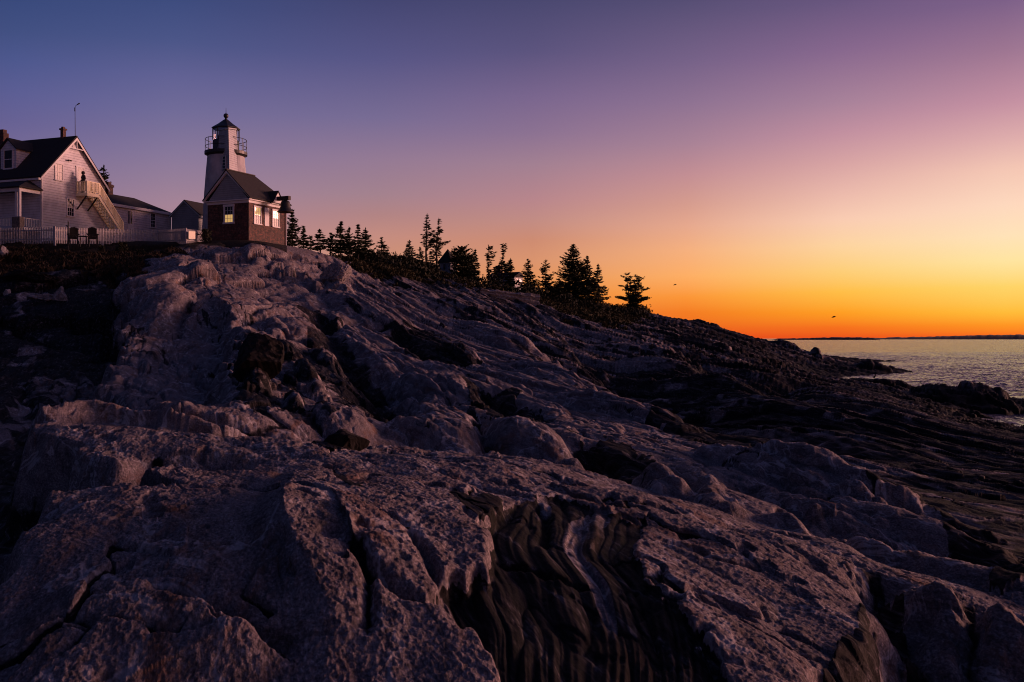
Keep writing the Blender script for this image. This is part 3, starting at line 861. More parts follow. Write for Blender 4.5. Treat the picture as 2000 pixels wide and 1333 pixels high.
def brick_mat(name):
    m, nt, b = new_mat(name)
    pos = world_pos(nt)
    uvn = nt.nodes.new('ShaderNodeSeparateXYZ'); nt.links.new(pos, uvn.inputs[0])
    h = math_node(nt, 'ADD', uvn.outputs[0], uvn.outputs[1])
    cb = nt.nodes.new('ShaderNodeCombineXYZ'); nt.links.new(h, cb.inputs[0]); nt.links.new(uvn.outputs[2], cb.inputs[1])
    br = nt.nodes.new('ShaderNodeTexBrick')
    nt.links.new(cb.outputs[0], br.inputs['Vector'])
    br.inputs['Scale'].default_value = 1.0
    br.inputs['Brick Width'].default_value = 0.24; br.inputs['Row Height'].default_value = 0.09
    br.inputs['Mortar Size'].default_value = 0.012
    br.inputs['Color1'].default_value = (0.12, 0.040, 0.026, 1); br.inputs['Color2'].default_value = (0.045, 0.020, 0.016, 1)
    br.inputs['Mortar'].default_value = (0.06, 0.048, 0.044, 1)
    blot = ramp_node(nt, noise_node(nt, pos, 4.0, 6, .75), [(0.38, (.3, .3, .3)), (0.5, (.9, .9, .9)), (0.64, (2.1, 1.8, 1.7))])
    nt.links.new(mix_node(nt, 1.0, br.outputs[0], blot, 'MULTIPLY'), b.inputs['Base Color'])
    b.inputs['Roughness'].default_value = 0.8
    bump_node(nt, br.outputs['Fac'], -0.6, 0.02, b)
    return m


def shingle_mat(name, col):
    m, nt, b = new_mat(name)
    pos = world_pos(nt)
    sp_ = nt.nodes.new('ShaderNodeSeparateXYZ'); nt.links.new(pos, sp_.inputs[0])
    f = math_node(nt, 'FRACT', math_node(nt, 'DIVIDE', sp_.outputs[2], 0.13))
    n = noise_node(nt, mapping(nt, pos, scale=(1, 1, 3)), 3.5, 5, .7)
    c = ramp_node(nt, n, [(0.3, tuple(k * .55 for k in col)), (0.7, tuple(k * 1.4 for k in col))])
    nt.links.new(mix_node(nt, .6, c, ramp_node(nt, f, [(0, (.4, .4, .4)), (.25, (1, 1, 1))]), 'MULTIPLY'), b.inputs['Base Color'])
    b.inputs['Roughness'].default_value = 0.85
    bump_node(nt, f, 1.0, 0.02, b)
    return m


M = {}
M['clap'] = boards_mat('white_clapboard', (0.66, 0.67, 0.74), 0.21, depth=.03)
M['clapg'] = boards_mat('grey_clapboard', (0.29, 0.32, 0.36), 0.18)
M['claps'] = boards_mat('worn_clapboard', (0.46, 0.47, 0.52), 0.2)
M['white'] = plain_mat('white_paint', (0.62, 0.61, 0.62), .55, .10)
M['grey'] = plain_mat('grey_paint', (0.42, 0.44, 0.46), .55, .08)
M['tower'] = plain_mat('whitewashed_stone', (0.42, 0.42, 0.45), .8, .22, 1.6)
M['roof'] = shingle_mat('dark_shingle', (0.017, 0.015, 0.016))
M['brick'] = brick_mat('old_red_brick')
M['black'] = plain_mat('black_iron', (0.018, 0.018, 0.02), .45, .2)
M['door'] = plain_mat('cream_door', (0.70, 0.66, 0.56), .4, .05)
M['wood'] = plain_mat('cream_painted_wood', (0.97, 0.84, 0.52), .5, .06, 4)
M['fence'] = plain_mat('weathered_white_paint', (0.36, 0.34, 0.35), .75, .3, 5)
M['cream'] = plain_mat('cream_board', (0.80, 0.74, 0.60), .4, .04)
M['bronze'] = plain_mat('aged_bronze', (0.05, 0.045, 0.04), .5, .3, 5, .6)
M['dwood'] = plain_mat('dark_timber', (0.020, 0.016, 0.015), .7, .3, 4)
M['stone'] = plain_mat('field_stone', (0.12, 0.10, 0.09), .8, .7, 6)
M['cloth'] = plain_mat('dark_cloth', (0.016, 0.016, 0.02), .85, .3, 9)
M['skin'] = plain_mat('skin', (0.35, 0.2, 0.14), .5, .05)
m, nt, b = new_mat('window_glass')
b.inputs['Base Color'].default_value = (0.02, 0.02, 0.024, 1); b.inputs['Roughness'].default_value = 0.2; b.inputs['IOR'].default_value = 1.26
bump_node(nt, noise_node(nt, world_pos(nt), 1.3, 2), 0.25, 0.04, b)
M['glass'] = m
m, nt, b = new_mat('dark_window_glass')
b.inputs['Base Color'].default_value = (0.012, 0.013, 0.016, 1); b.inputs['Roughness'].default_value = 0.05
M['dglass'] = m
m, nt, b = new_mat('sky_glow_glass')
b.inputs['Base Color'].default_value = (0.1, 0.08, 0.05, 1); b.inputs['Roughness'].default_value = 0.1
b.inputs['Emission Color'].default_value = (1.0, 0.58, 0.20, 1); b.inputs['Emission Strength'].default_value = 0.6  # added emission imitates amber sky mirrored in or seen through the panes
M['sky_glow'] = m
m, nt, b = new_mat('lantern_glass')
tr = nt.nodes.new('ShaderNodeBsdfTransparent'); gl_ = nt.nodes.new('ShaderNodeBsdfGlossy'); gl_.inputs['Roughness'].default_value = .04
ms = nt.nodes.new('ShaderNodeMixShader'); ms.inputs[0].default_value = .35
nt.links.new(tr.outputs[0], ms.inputs[1]); nt.links.new(gl_.outputs[0], ms.inputs[2])
nt.links.new(ms.outputs[0], nt.nodes['Material Output'].inputs['Surface'])
M['lglass'] = m


def root(name, loc, label, cat, group=None):
    o = bpy.data.objects.new(name, None); COL.objects.link(o); o.location = loc
    o.empty_display_size = 0.3
    return tag(o, label, cat, group)


def root_of(o):
    while o.parent: o = o.parent
    return o


class MB:
    """collects faces in world coordinates and links them as one mesh object"""
    def __init__(self, frame=None):
        self.v = []; self.f = []; self.fr = frame
    def pt(self, p):
        return Vector(p) if self.fr is None else self.fr(*p)
    def raw(self, vs, fs):
        n = len(self.v); self.v += [self.pt(p) for p in vs]; self.f += [tuple(i + n for i in f) for f in fs]
        return self
    def box(self, a0, a1, b0, b1, c0, c1):
        vs = [(a, b, c) for c in (c0, c1) for b in (b0, b1) for a in (a0, a1)]
        return self.raw(vs, [(0, 2, 3, 1), (4, 5, 7, 6), (0, 1, 5, 4), (2, 6, 7, 3), (0, 4, 6, 2), (1, 3, 7, 5)])
    def prism(self, poly, d, lift=None):
        """poly: points; d: extrusion vector (local)"""
        n = len(poly); vs = [tuple(p) for p in poly] + [tuple(p[k] + d[k] for k in range(3)) for p in poly]
        return self.raw(vs, [tuple(range(n))[::-1], tuple(range(n, 2 * n))] + [(i, (i + 1) % n, n + (i + 1) % n, n + i) for i in range(n)])
    def bar(self, p, q, w, t=None):
        """square bar between two local points"""
        p, q = self.pt(p), self.pt(q); t = t or w
        d = (q - p).normalized(); up = Vector((0, 0, 1)) if abs(d.z) < .95 else Vector((1, 0, 0))
        s = d.cross(up).normalized(); u_ = s.cross(d).normalized()
        n = len(self.v)
        for e in (p, q):
            for i, j in ((-1, -1), (1, -1), (1, 1), (-1, 1)): self.v.append(e + s * (i * w / 2) + u_ * (j * t / 2))
        self.f += [(n, n + 1, n + 2, n + 3), (n + 7, n + 6, n + 5, n + 4)] + [(n + i, n + 4 + i, n + 4 + (i + 1) % 4, n + (i + 1) % 4) for i in range(4)]
        return self
    def lathe(self, c, prof, seg=24, phase=0.0):
        """prof: [(radius, z)] about vertical axis at plan point c"""
        n = len(self.v)
        for r_, z in prof:
            for i in range(seg):
                a = 2 * math.pi * i / seg + phase; self.v.append(Vector((c[0] + r_ * math.cos(a), c[1] + r_ * math.sin(a), z)))
        for k in range(len(prof) - 1):
            for i in range(seg):
                j = (i + 1) % seg; self.f.append((n + k * seg + i, n + k * seg + j, n + (k + 1) * seg + j, n + (k + 1) * seg + i))
        self.f.append(tuple(n + i for i in range(seg))[::-1]); e = n + (len(prof) - 1) * seg
        self.f.append(tuple(e + i for i in range(seg)))
        return self
    def tube(self, pts, rad, seg=6):
        rad = rad if isinstance(rad, (list, tuple)) else [rad] * len(pts)
        n = len(self.v); P = [self.pt(p) for p in pts]
        for k, p in enumerate(P):
            d = (P[min(k + 1, len(P) - 1)] - P[max(k - 1, 0)]).normalized()
            up = Vector((0, 0, 1)) if abs(d.z) < .9 else Vector((1, 0, 0))
            s = d.cross(up).normalized(); u_ = s.cross(d)
            for i in range(seg):
                a = 2 * math.pi * i / seg; self.v.append(p + (s * math.cos(a) + u_ * math.sin(a)) * rad[k])
        for k in range(len(P) - 1):
            for i in range(seg):
                j = (i + 1) % seg; self.f.append((n + k * seg + i, n + k * seg + j, n + (k + 1) * seg + j, n + (k + 1) * seg + i))
        self.f.append(tuple(n + i for i in range(seg))[::-1]); e = n + (len(P) - 1) * seg
        self.f.append(tuple(e + i for i in range(seg)))
        return self
    def build(self, name, mat, parent=None, smooth=False, bevel=0):
        org = root_of(parent).location if parent else Vector((0, 0, 0))
        me = bpy.data.meshes.new(name)
        me.from_pydata([v - org for v in self.v], [], self.f)
        bm = bmesh.new(); bm.from_mesh(me); bmesh.ops.recalc_face_normals(bm, faces=bm.faces); bm.to_mesh(me); bm.free()
        me.materials.append(mat)
        if smooth: me.polygons.foreach_set('use_smooth', [True] * len(me.polygons))
        o = bpy.data.objects.new(name, me); COL.objects.link(o)
        if parent: o.parent = parent
        if bevel:
            bv = o.modifiers.new('bevel', 'BEVEL'); bv.width = bevel; bv.segments = 2; bv.limit_method = 'ANGLE'
        return o


def frame_at(O, g, e):
    """local (a, b, z): a along g, b along e, z absolute height"""
    def f(a, b, z): return Vector((O[0] + a * g[0] + b * e[0], O[1] + a * g[1] + b * e[1], z))
    return f


def swap(fr, face):
    """frame for a wall face: (s along the wall, o outward, z). face: ('a', a0) faces -a; ('b', b0) faces -b"""
    k, c = face
    if k == 'a': return lambda s, o, z: fr(c - o, s, z)
    if k == 'a+': return lambda s, o, z: fr(c + o, s, z)
    return lambda s, o, z: fr(s, c - o, z)


def window(parent, wf, s0, s1, z0, z1, cols=3, rows=2, glass=('glass', 'glass'), trim='white', fw=0.10, label=None):
    """sash window: casing (part) with muntins, two panes (sub-parts)"""
    m_ = MB(wf); o = 0.05
    m_.box(s0 - fw, s0, -.02, o, z0, z1); m_.box(s1, s1 + fw, -.02, o, z0, z1)
    m_.box(s0 - fw - .03, s1 + fw + .03, -.02, o + .03, z1, z1 + fw * 1.2); m_.box(s0 - fw - .04, s1 + fw + .04, -.02, o + .06, z0 - fw * .9, z0)
    zm = (z0 + z1) / 2
    m_.box(s0, s1, -.02, .035, zm - .025, zm + .025)
    for za, zb in ((z0, zm), (zm, z1)):
        for i in range(1, cols): x = s0 + (s1 - s0) * i / cols; m_.box(x - .012, x + .012, -.02, .026, za + .026, zb - .026)
        for j in range(1, rows): z = za + (zb - za) * j / rows; m_.box(s0, s1, -.02, .023, z - .012, z + .012)
    fr_ = m_.build('window', M[trim], parent)
    if label: fr_['label'] = label
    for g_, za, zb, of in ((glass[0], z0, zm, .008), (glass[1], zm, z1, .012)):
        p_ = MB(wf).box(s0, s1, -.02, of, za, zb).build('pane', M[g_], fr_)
    return fr_


def gable_roof(mb, a0, a1, b0, b1, ze, zr, th=0.14, along='b'):
    """two roof slabs; ridge along b at the middle of a"""
    am = (a0 + a1) / 2
    for x in (a0, a1):
        mb.prism([(x, b0, ze), (am, b0, zr), (am, b0, zr + th), (x, b0, ze + th * .8)], (0, b1 - b0, 0))


# ---------------------------------------------------------------- keeper's house
g1, e1 = (0.355, 0.935), (-0.935, 0.355)
HO = ((81.4 - 1000) / FOC * 80, 80.0)
H = frame_at(HO, g1, e1)
W_, BL = 6.87, 15.0
ZG, ZE, ZR = 13.0, 19.20, 22.75
house = root('keepers_house', H(0, 0, 13.6), 'white clapboard house with dark gable roof, dormer and outside stair, behind the picket fence', 'house')
sl_ = (ZR - ZE) / (W_ / 2)
MB(H).prism([(0, 0, ZG), (W_, 0, ZG), (W_, 0, ZE), (W_ / 2, 0, ZR - .02), (0, 0, ZE)], (0, BL, 0)).build('wall', M['clap'], house)
rf = MB(H); ov = 0.32
gable_roof(rf, -ov, W_ + ov, -.30, BL, ZE - sl_ * ov, ZR, .16)
roof = rf.build('roof', M['roof'], house)
tr_ = MB(H)
for sx in (0, 1):
    a = -ov if sx == 0 else W_ + ov
    tr_.prism([(a, -.315, ZE - sl_ * ov - .20), (W_ / 2, -.315, ZR - .22), (W_ / 2, -.315, ZR + .0), (a, -.315, ZE - sl_ * ov + .02)], (0, .05, 0))
tr_.box(-.03, .12, -.03, .002, ZG, ZE); tr_.box(-.03, .002, -.03, .14, ZG, ZE); tr_.box(W_ - .12, W_ + .03, -.03, .002, ZG, ZE)
tr_.box(-ov + .02, -.003, .0, BL, ZE - sl_ * ov - .16, ZE - sl_ * ov - .002)
tr_.build('trim', M['white'], house)
br_ = MB(H)
br_.bar((W_ / 2 - .75, -.26, ZR - .95), (W_ / 2 + .75, -.26, ZR - .95), .07); br_.bar((W_ / 2, -.26, ZR - .95), (W_ / 2, -.26, ZR - .25), .08)
br_.build('gable_bracket', M['white'], house)
# chimneys on the ridge
c1 = MB(H); c1.box(W_ / 2 - .16, W_ / 2 + .16, 1.05, 1.35, ZR - .3, ZR + .72); c1.box(W_ / 2 - .22, W_ / 2 + .22, .98, 1.42, ZR + .72, ZR + .86); c1.box(W_ / 2 - .12, W_ / 2 + .12, 1.1, 1.3, ZR + .86, ZR + 1.0)
c1.build('chimney', M['brick'], roof)
c2 = MB(H); c2.box(W_ / 2 - .28, W_ / 2 + .28, 7.55, 8.2, ZR - .4, ZR + .95); c2.box(W_ / 2 - .2, W_ / 2 + .2, 7.68, 8.07, ZR + .95, ZR + 1.25)
c2.build('chimney', M['brick'], roof)
# dormer on the front slope
db0, db1 = 3.35, 5.05
def rz(a): return ZE + sl_ * a
dz0, dz1, dzr = rz(.62) - .1, rz(.62) + 1.75, rz(.62) + 2.55
dm_ = MB(H); dm_.prism([(.62, db0, dz0), (.62, db1, dz0), (.62, db1, dz1), (.62, (db0 + db1) / 2, dzr), (.62, db0, dz1)], (2.2, 0, 0))
dorm = dm_.build('dormer', M['clap'], house)
dr_ = MB(H); bm_ = (db0 + db1) / 2
for b_ in (db0 - .15, db1 + .15):
    dr_.prism([(.45, b_, dz1 - .1), (.45, bm_, dzr + .02), (.45, bm_, dzr + .14), (.45, b_, dz1 + .0)], (2.6, 0, 0))
dr_.build('dormer_roof', M['roof'], dorm)
df = swap(H, ('a', .62))
wdm = MB(df); wdm.box(bm_ - .42, bm_ + .42, -.02, .02, dz0 + .28, dz1 - .12)
wdm.build('pane', M['dglass'], dorm)
wdf = MB(df)
for s in (bm_ - .52, bm_ + .42): wdf.box(s, s + .10, -.02, .05, dz0 + .28, dz1 - .12)
wdf.box(bm_ - .55, bm_ + .55, -.02, .06, dz1 - .12, dz1 + .0); wdf.box(bm_ - .55, bm_ + .55, -.02, .07, dz0 + .16, dz0 + .28); wdf.box(bm_ - .42, bm_ + .42, -.02, .035, (dz0 + dz1) / 2 + .05, (dz0 + dz1) / 2 + .1)
wdf.build('window_frame', M['white'], dorm)
# gable windows and door
GF = swap(H, ('b', 0.0))
def gpos(u):       # along-gable coordinate of photo column u on the gable plane
    k = (u - 1000) / FOC
    return (HO[0] - k * HO[1]) / (k * g1[1] - g1[0])
def gz(u, v):
    a = gpos(u); return CZ + (HV - v) / FOC * (HO[1] + a * g1[1])
window(house, GF, gpos(108.5), gpos(121.5), gz(115, 352), gz(115, 321.5), 3, 2)
window(house, GF, gpos(131.5), gpos(143.5), gz(137, 422), gz(137, 390.5), 3, 2, ('dglass', 'glass'))
dd = MB(GF); dd.box(gpos(150.5), gpos(162), -.02, .03, gz(156, 377.5), gz(156, 328)); door = dd.build('door', M['white'], house)
MB(GF).box(gpos(152.3), gpos(160.3), .03, .04, gz(156, 352), gz(156, 330)).build('pane', M['glass'], door)
dk = MB(GF); a0, a1 = gpos(150.5), gpos(162)
dk.box(a0 - .12, a0, -.02, .06, gz(156, 377.5), gz(156, 328)); dk.box(a1, a1 + .12, -.02, .06, gz(156, 377.5), gz(156, 328)); dk.box(a0 - .15, a1 + .15, -.02, .07, gz(156, 328), gz(156, 326))
dk.build('door_frame', M['white'], door)
fl = MB(GF); fl.box(gpos(134) - .05, gpos(134) + .05, 0, .1, gz(134, 315), gz(134, 313)); fl.box(gpos(131), gpos(133), .08, .22, gz(134, 315.5), gz(134, 313)); fl.box(gpos(135), gpos(137), .08, .22, gz(134, 315.5), gz(134, 313))
fl.build('floodlight', M['dwood'], house)
# landing and stair on the gable
LZ = gz(149, 377.5)
la0, ld = gpos(148.5), 1.2
la1 = la0 + 1.35
ln = MB(GF); ln.box(la0, la1, .01, ld, LZ - .06, LZ); ln.box(la0, la1, ld - .06, ld + .01, LZ - .28, LZ - .062); ln.box(la0 - .01, la0 + .05, .01, ld - .062, LZ - .28, LZ - .062)
land = ln.build('landing', M['wood'], house)
for a in (la0 + .08, la1 - .08):
    MB(GF).bar((a, .05, LZ - 1.35), (a, ld - .15, LZ - .29), .09).build('brace', M['dwood'], land)
def rail(parent, p, q, h=0.92, n=9, post=True, name='railing'):
    """handrail with balusters between local points p, q (floor level)"""
    r_ = MB(GF)
    P, Q = Vector(p), Vector(q)
    r_.bar((p[0], p[1], p[2] + h), (q[0], q[1], q[2] + h), .10, .08); r_.bar((p[0], p[1], p[2] + .12), (q[0], q[1], q[2] + .12), .05, .05)
    for i in range(n + 1):
        t = P.lerp(Q, i / n); w = .11 if i in (0, n) else .06
        r_.box(t[0] - w / 2, t[0] + w / 2, t[1] - w / 2, t[1] + w / 2, t[2] - (.02 if i in (0, n) else -.12), t[2] + h + (.06 if i in (0, n) else 0))
    return r_.build(name, M['wood'], parent)
rail(land, (la0 + .04, .08, LZ), (la0 + .04, ld - .05, LZ), n=7)
rail(land, (la0 + .12, ld - .05, LZ), (la1 - .02, ld - .05, LZ), n=8)
sa1 = la1 + 2.85; SZ = LZ - 3.0
st = MB(GF)
for dd_ in (.12, ld - .08):
    st.prism([(la1, dd_ - .03, LZ - .30), (la1, dd_ - .03, LZ - .02), (sa1, dd_ - .03, SZ + .05), (sa1, dd_ - .03, SZ - .23)], (0, .06, 0))
stair = st.build('staircase', M['wood'], house)
for i in range(13):
    t = (i + .6) / 13; a = la1 + (sa1 - la1) * t; z = LZ - (LZ - SZ) * t
    MB(GF).box(a - .13, a + .13, .16, ld - .12, z - .13, z - .09).build('tread', M['wood'], stair)
rail(stair, (la1 + .06, ld - .05, LZ - .02), (sa1, ld - .05, SZ + .03), n=20)
rail(stair, (la1 + .06, .12, LZ - .02), (sa1, .12, SZ + .03), n=14)
# porch on the front
pf = swap(H, ('a', 0.0))           # s along the front (to the left), outward towards the camera
def fpos(u, o=0.0):
    k = (u - 1000) / FOC; x0, y0 = HO[0] - g1[0] * o, HO[1] - g1[1] * o
    return (x0 - k * y0) / (k * e1[1] - e1[0])
po = 2.0
ps0 = fpos(36, po) - 0.15
pz = lambda u, v, o=po: CZ + (HV - v) / FOC * (HO[1] - g1[1] * o + e1[1] * fpos(u, o))
PZ = pz(40, 441); PT = pz(36, 372)
porch = MB(pf).box(ps0 - .15, 14, .01, po + .15, PZ - .3, PZ - .1).build('porch', M['grey'], house)
pr = MB(pf)
pr.raw([(ps0 - .35, po + .35, PT + .28), (14, po + .35, PT + .28), (14, 0.01, PT + 1.15), (ps0 + 1.2, 0.01, PT + 1.15), (ps0 - .35, 0.01, PT + .28),
        (ps0 - .35, po + .35, PT + .2), (14, po + .35, PT + .2), (14, .01, PT + .2), (ps0 - .35, .01, PT + .2)],
       [(0, 1, 2, 3), (0, 3, 4), (5, 6, 1, 0), (8, 5, 0, 4), (5, 8, 7, 6)])
pr.build('porch_roof', M['roof'], porch)
pb = MB(pf); pb.box(ps0 - .1, 14, po - .1, po + .12, PT - .08, PT + .195); pb.box(ps0 - .1, ps0 + .12, .01, po - .102, PT - .08, PT + .195)
pb.build('porch_beam', M['white'], porch)
for s in (ps0 + .02, ps0 + .32, 6.0):
    MB(pf).box(s - .09, s + .09, po - .09, po + .09, PZ + .7, PT - .082).build('porch_post', M['white'], porch)
MB(pf).box(ps0 - .2, ps0 + .62, po - .25, po + .2, ZG - .4, PZ + .7).build('stone_pillar', M['stone'], porch, bevel=.03)
prl = MB(pf)
for (s0, s1) in ((ps0 + .64, 5.9),):
    prl.box(s0, s1, po - .03, po + .03, PZ + .62, PZ + .68); prl.box(s0, s1, po - .02, po + .02, PZ - .02, PZ + .03)
    for i in range(34): s = s0 + (s1 - s0) * i / 33; prl.box(s - .02, s + .02, po - .018, po + .018, PZ + .032, PZ + .618)
prl.box(ps0 - .05, ps0 + .01, .02, po - .26, PZ + .62, PZ + .68)
for i in range(11): o = .1 + (po - .4) * i / 10; prl.box(ps0 - .04, ps0 + .0, o - .02, o + .02, PZ - .02, PZ + .618)
prl.build('porch_railing', M['grey'], porch)
# mast on the gable peak
ms_ = MB(); p0 = H(W_ / 2, -.1, ZR); k_ = 83.4 / FOC
ms_.tube([p0, p0 + Vector((-.02, 0, 2.45))], [.028, .02]); ms_.tube([p0 + Vector((-.03, 0, 2.2)), p0 + Vector((-.03, 0, 2.52))], .045)
ms_.tube([p0 + Vector((-.02, 0, 2.45)), p0 + Vector((.05, 0, 2.68)), p0 + Vector((.2, 0, 2.8)), p0 + Vector((.34, 0, 2.9))], .022)
for dx, dz in ((.2, .02), (.31, .1)): ms_.box(p0.x + dx - .05, p0.x + dx + .07, p0.y - .03, p0.y + .03, p0.z + 2.72 + dz, p0.z + 2.79 + dz)
ms_.build('weather_mast', M['black'], house)

# ---------------------------------------------------------------- long low wing behind the house
WO = ((221 - 1000) / FOC * 88, 88.0)
WFR = frame_at(WO, (0.382, 0.924), (-0.924, 0.382))
wz = lambda v, Y: CZ + (HV - v) / FOC * Y
wing = root('house_wing', WFR(0, 0, 14), 'long low white wing with hipped dark roof, right of the outside stair', 'building')
we = wz(399, 88)
MB(WFR).box(-1.5, 7.3, 0, 4.4, 13, we).build('wall', M['clap'], wing)
wr = MB(WFR)
wr.raw([(-1.5, -.25, we - .02), (7.55, -.25, we - .02), (7.55, 4.65, we - .02), (-1.5, 4.65, we - .02), (-1.5, 2.2, we + 1.28), (4.9, 2.2, we + 1.28)],
       [(0, 1, 5, 4), (1, 2, 5), (2, 3, 4, 5), (0, 4, 3), (0, 3, 2, 1)])
wroof = wr.build('roof', M['roof'], wing)
MB(WFR).box(-1.5, 7.5, -.27, -.24, we - .2, we + .03).box(7.28, 7.33, -.03, .1, 13, we - .02).build('trim', M['white'], wing)
ch = MB(WFR); ch.box(1.45, 2.0, 1.95, 2.55, we + .6, we + 2.1); ch.box(1.38, 2.07, 1.88, 2.62, we + 1.85, we + 2.05); ch.box(1.55, 1.9, 2.05, 2.45, we + 2.1, we + 2.32)
ch.build('chimney', M['brick'], wroof)
WG = swap(WFR, ('b', 0.0))
def wpos(u):
    k = (u - 1000) / FOC; return (WO[0] - k * WO[1]) / (k * .924 - .382)
window(wing, WG, wpos(294.5), wpos(302.5), wz(443, 92), wz(416.5, 92), 2, 2, ('dglass', 'dglass'))
wd = MB(WG); wd.box(wpos(249), wpos(261), -.02, .04, 13.5, wz(412, 90)); wdoor = wd.build('door', M['white'], wing)
for u0, u1 in ((250, 252.6), (254.5, 257.6)): MB(WG).box(wpos(u0), wpos(u1), .04, .05, wz(438, 90), wz(413.5, 90)).build('pane', M['glass'], wdoor)

# ---------------------------------------------------------------- shed between wing and brick house
SO = ((388 - 1000) / FOC * 93, 93.0)
SF = frame_at(SO, g1, e1)
shed = root('small_shed', SF(0, 0, 14), 'small grey white shed with dark gable roof, left of the brick house', 'shed')
se, sr = wz(417.5, 93), wz(392.5, 93.6)
sw_ = 3.1
MB(SF).prism([(0, 0, 13), (0, sw_, 13), (0, sw_, se), (0, sw_ / 2, sr - .08), (0, 0, se)], (4.5, 0, 0)).build('wall', M['clapg'], shed)
srf = MB(SF)
for b_ in (-.22, sw_ + .22):
    zz = se - (sr - se) / (sw_ / 2) * .22
    srf.prism([(-.15, b_, zz), (-.15, sw_ / 2, sr - .02), (-.15, sw_ / 2, sr + .08), (-.15, b_, zz + .08)], (4.8, 0, 0))
srf.build('roof', M['roof'], shed)
stm = MB(SF)
for b_ in (-.22, sw_ + .22): zz = se - (sr - se) / (sw_ / 2) * .22; stm.prism([(-.17, b_, zz - .14), (-.17, sw_ / 2, sr - .15), (-.17, sw_ / 2, sr - .02), (-.17, b_, zz)], (.03, 0, 0))
stm.box(0, 4.4, -.24, -.2, se - .42, se - .2)
stm.build('trim', M['grey'], shed)
SW = swap(SF, ('b', 0.0))
window(shed, SW, 1.05, 1.75, se - 2.3, se - .75, 2, 2)

# ---------------------------------------------------------------- lighthouse
LY = 92.0; pxm = LY / FOC
LC = ((441.6 - 1000) * pxm, LY)
lz = lambda v: CZ + (HV - v) * pxm
lh = root('lighthouse', (LC[0], LC[1], lz(470)), 'white lighthouse tower with black lantern roof and railed gallery, behind the brick house', 'lighthouse')
MB().lathe(LC, [(46.5 * pxm, lz(480)), (41 * pxm, lz(380)), (38 * pxm, lz(340)), (35 * pxm, lz(306)), (36 * pxm, lz(304.5))], 40).build('tower', M['tower'], lh, smooth=False)
gal = MB().lathe(LC, [(35.5 * pxm, lz(307)), (38 * pxm, lz(304)), (40.5 * pxm, lz(303.5)), (40.5 * pxm, lz(298)), (39 * pxm, lz(297.5)), (1 * pxm, lz(297.4))], 40).build('gallery', M['black'], lh)
rl = MB(); rr_ = 39 * pxm
for v in (274, 288):
    pts = [(LC[0] + rr_ * math.cos(a), LC[1] + rr_ * math.sin(a), lz(v)) for a in np.linspace(0, 2 * math.pi, 41)]
    rl.tube(pts, .03, 5)
for i in range(10):
    a = 2 * math.pi * (i + .35) / 10; rl.tube([(LC[0] + rr_ * math.cos(a), LC[1] + rr_ * math.sin(a), lz(298)), (LC[0] + rr_ * math.cos(a), LC[1] + rr_ * math.sin(a), lz(273))], .028, 5)
rl.build('railing', M['black'], gal)
lr = 25 * pxm
MB().lathe(LC, [(lr, lz(298)), (lr, lz(275))], 8, math.pi / 8).build('lantern_base', M['black'], lh)
lt = MB().lathe(LC, [(lr * .97, lz(275)), (lr * .97, lz(253))], 8, math.pi / 8).build('lantern_room', M['lglass'], lh)
lp = MB()
for i in range(8):
    a = 2 * math.pi * i / 8 + math.pi / 8; x, y = LC[0] + lr * math.cos(a), LC[1] + lr * math.sin(a); lp.tube([(x, y, lz(275)), (x, y, lz(252.8))], .045, 6)
    a2 = a + math.pi / 4; lp.bar((x, y, lz(253.2)), (LC[0] + lr * math.cos(a2), LC[1] + lr * math.sin(a2), lz(253.2)), .07)
lp.build('lantern_frame', M['black'], lt)
MB().lathe(LC, [(.08, lz(275)), (.30, lz(272)), (.34, lz(264)), (.25, lz(257)), (.08, lz(254))], 14).build('lens', M['dglass'], lt)
MB().lathe(LC, [(25 * pxm, lz(253.5)), (27.3 * pxm, lz(252.5)), (27.3 * pxm, lz(251)), (15 * pxm, lz(243)), (5 * pxm, lz(235)), (2.4 * pxm, lz(233.5)), (2.4 * pxm, lz(231.5))], 8, math.pi / 8).build('lantern_roof', M['black'], lh)
ball = MB().lathe(LC, [(4.9 * pxm * math.sin(t) + .001, lz(226.8) - 4.9 * pxm * math.cos(t)) for t in np.linspace(.05, math.pi - .05, 9)], 14).build('vent_ball', M['black'], lh, smooth=True)
MB().tube([(LC[0], LC[1], lz(222.5)), (LC[0], LC[1], lz(211))], [.035, .012], 6).build('lightning_rod', M['black'], ball)
# clapboard shaft on the seaward side of the tower
LYs = LY - 2.35
def lp3(u, v, Y): return at(u, v, Y)
sh = MB()
T = [at(427, 257, LY - 1.0), at(446.5, 253, LYs), at(461.5, 255, LY - .6), at(445, 255.5, LY + .6)]
B = [at(416, 392, LY - 1.2), at(449.5, 390, LYs - .35), at(471.5, 390, LY - .9), at(450, 390, LY + .6)]
sh.raw(T + B, [(0, 1, 5, 4), (1, 2, 6, 5), (2, 3, 7, 6), (3, 0, 4, 7), (3, 2, 1, 0), (4, 5, 6, 7)])
shaft = sh.build('stair_shaft', M['claps'], lh)
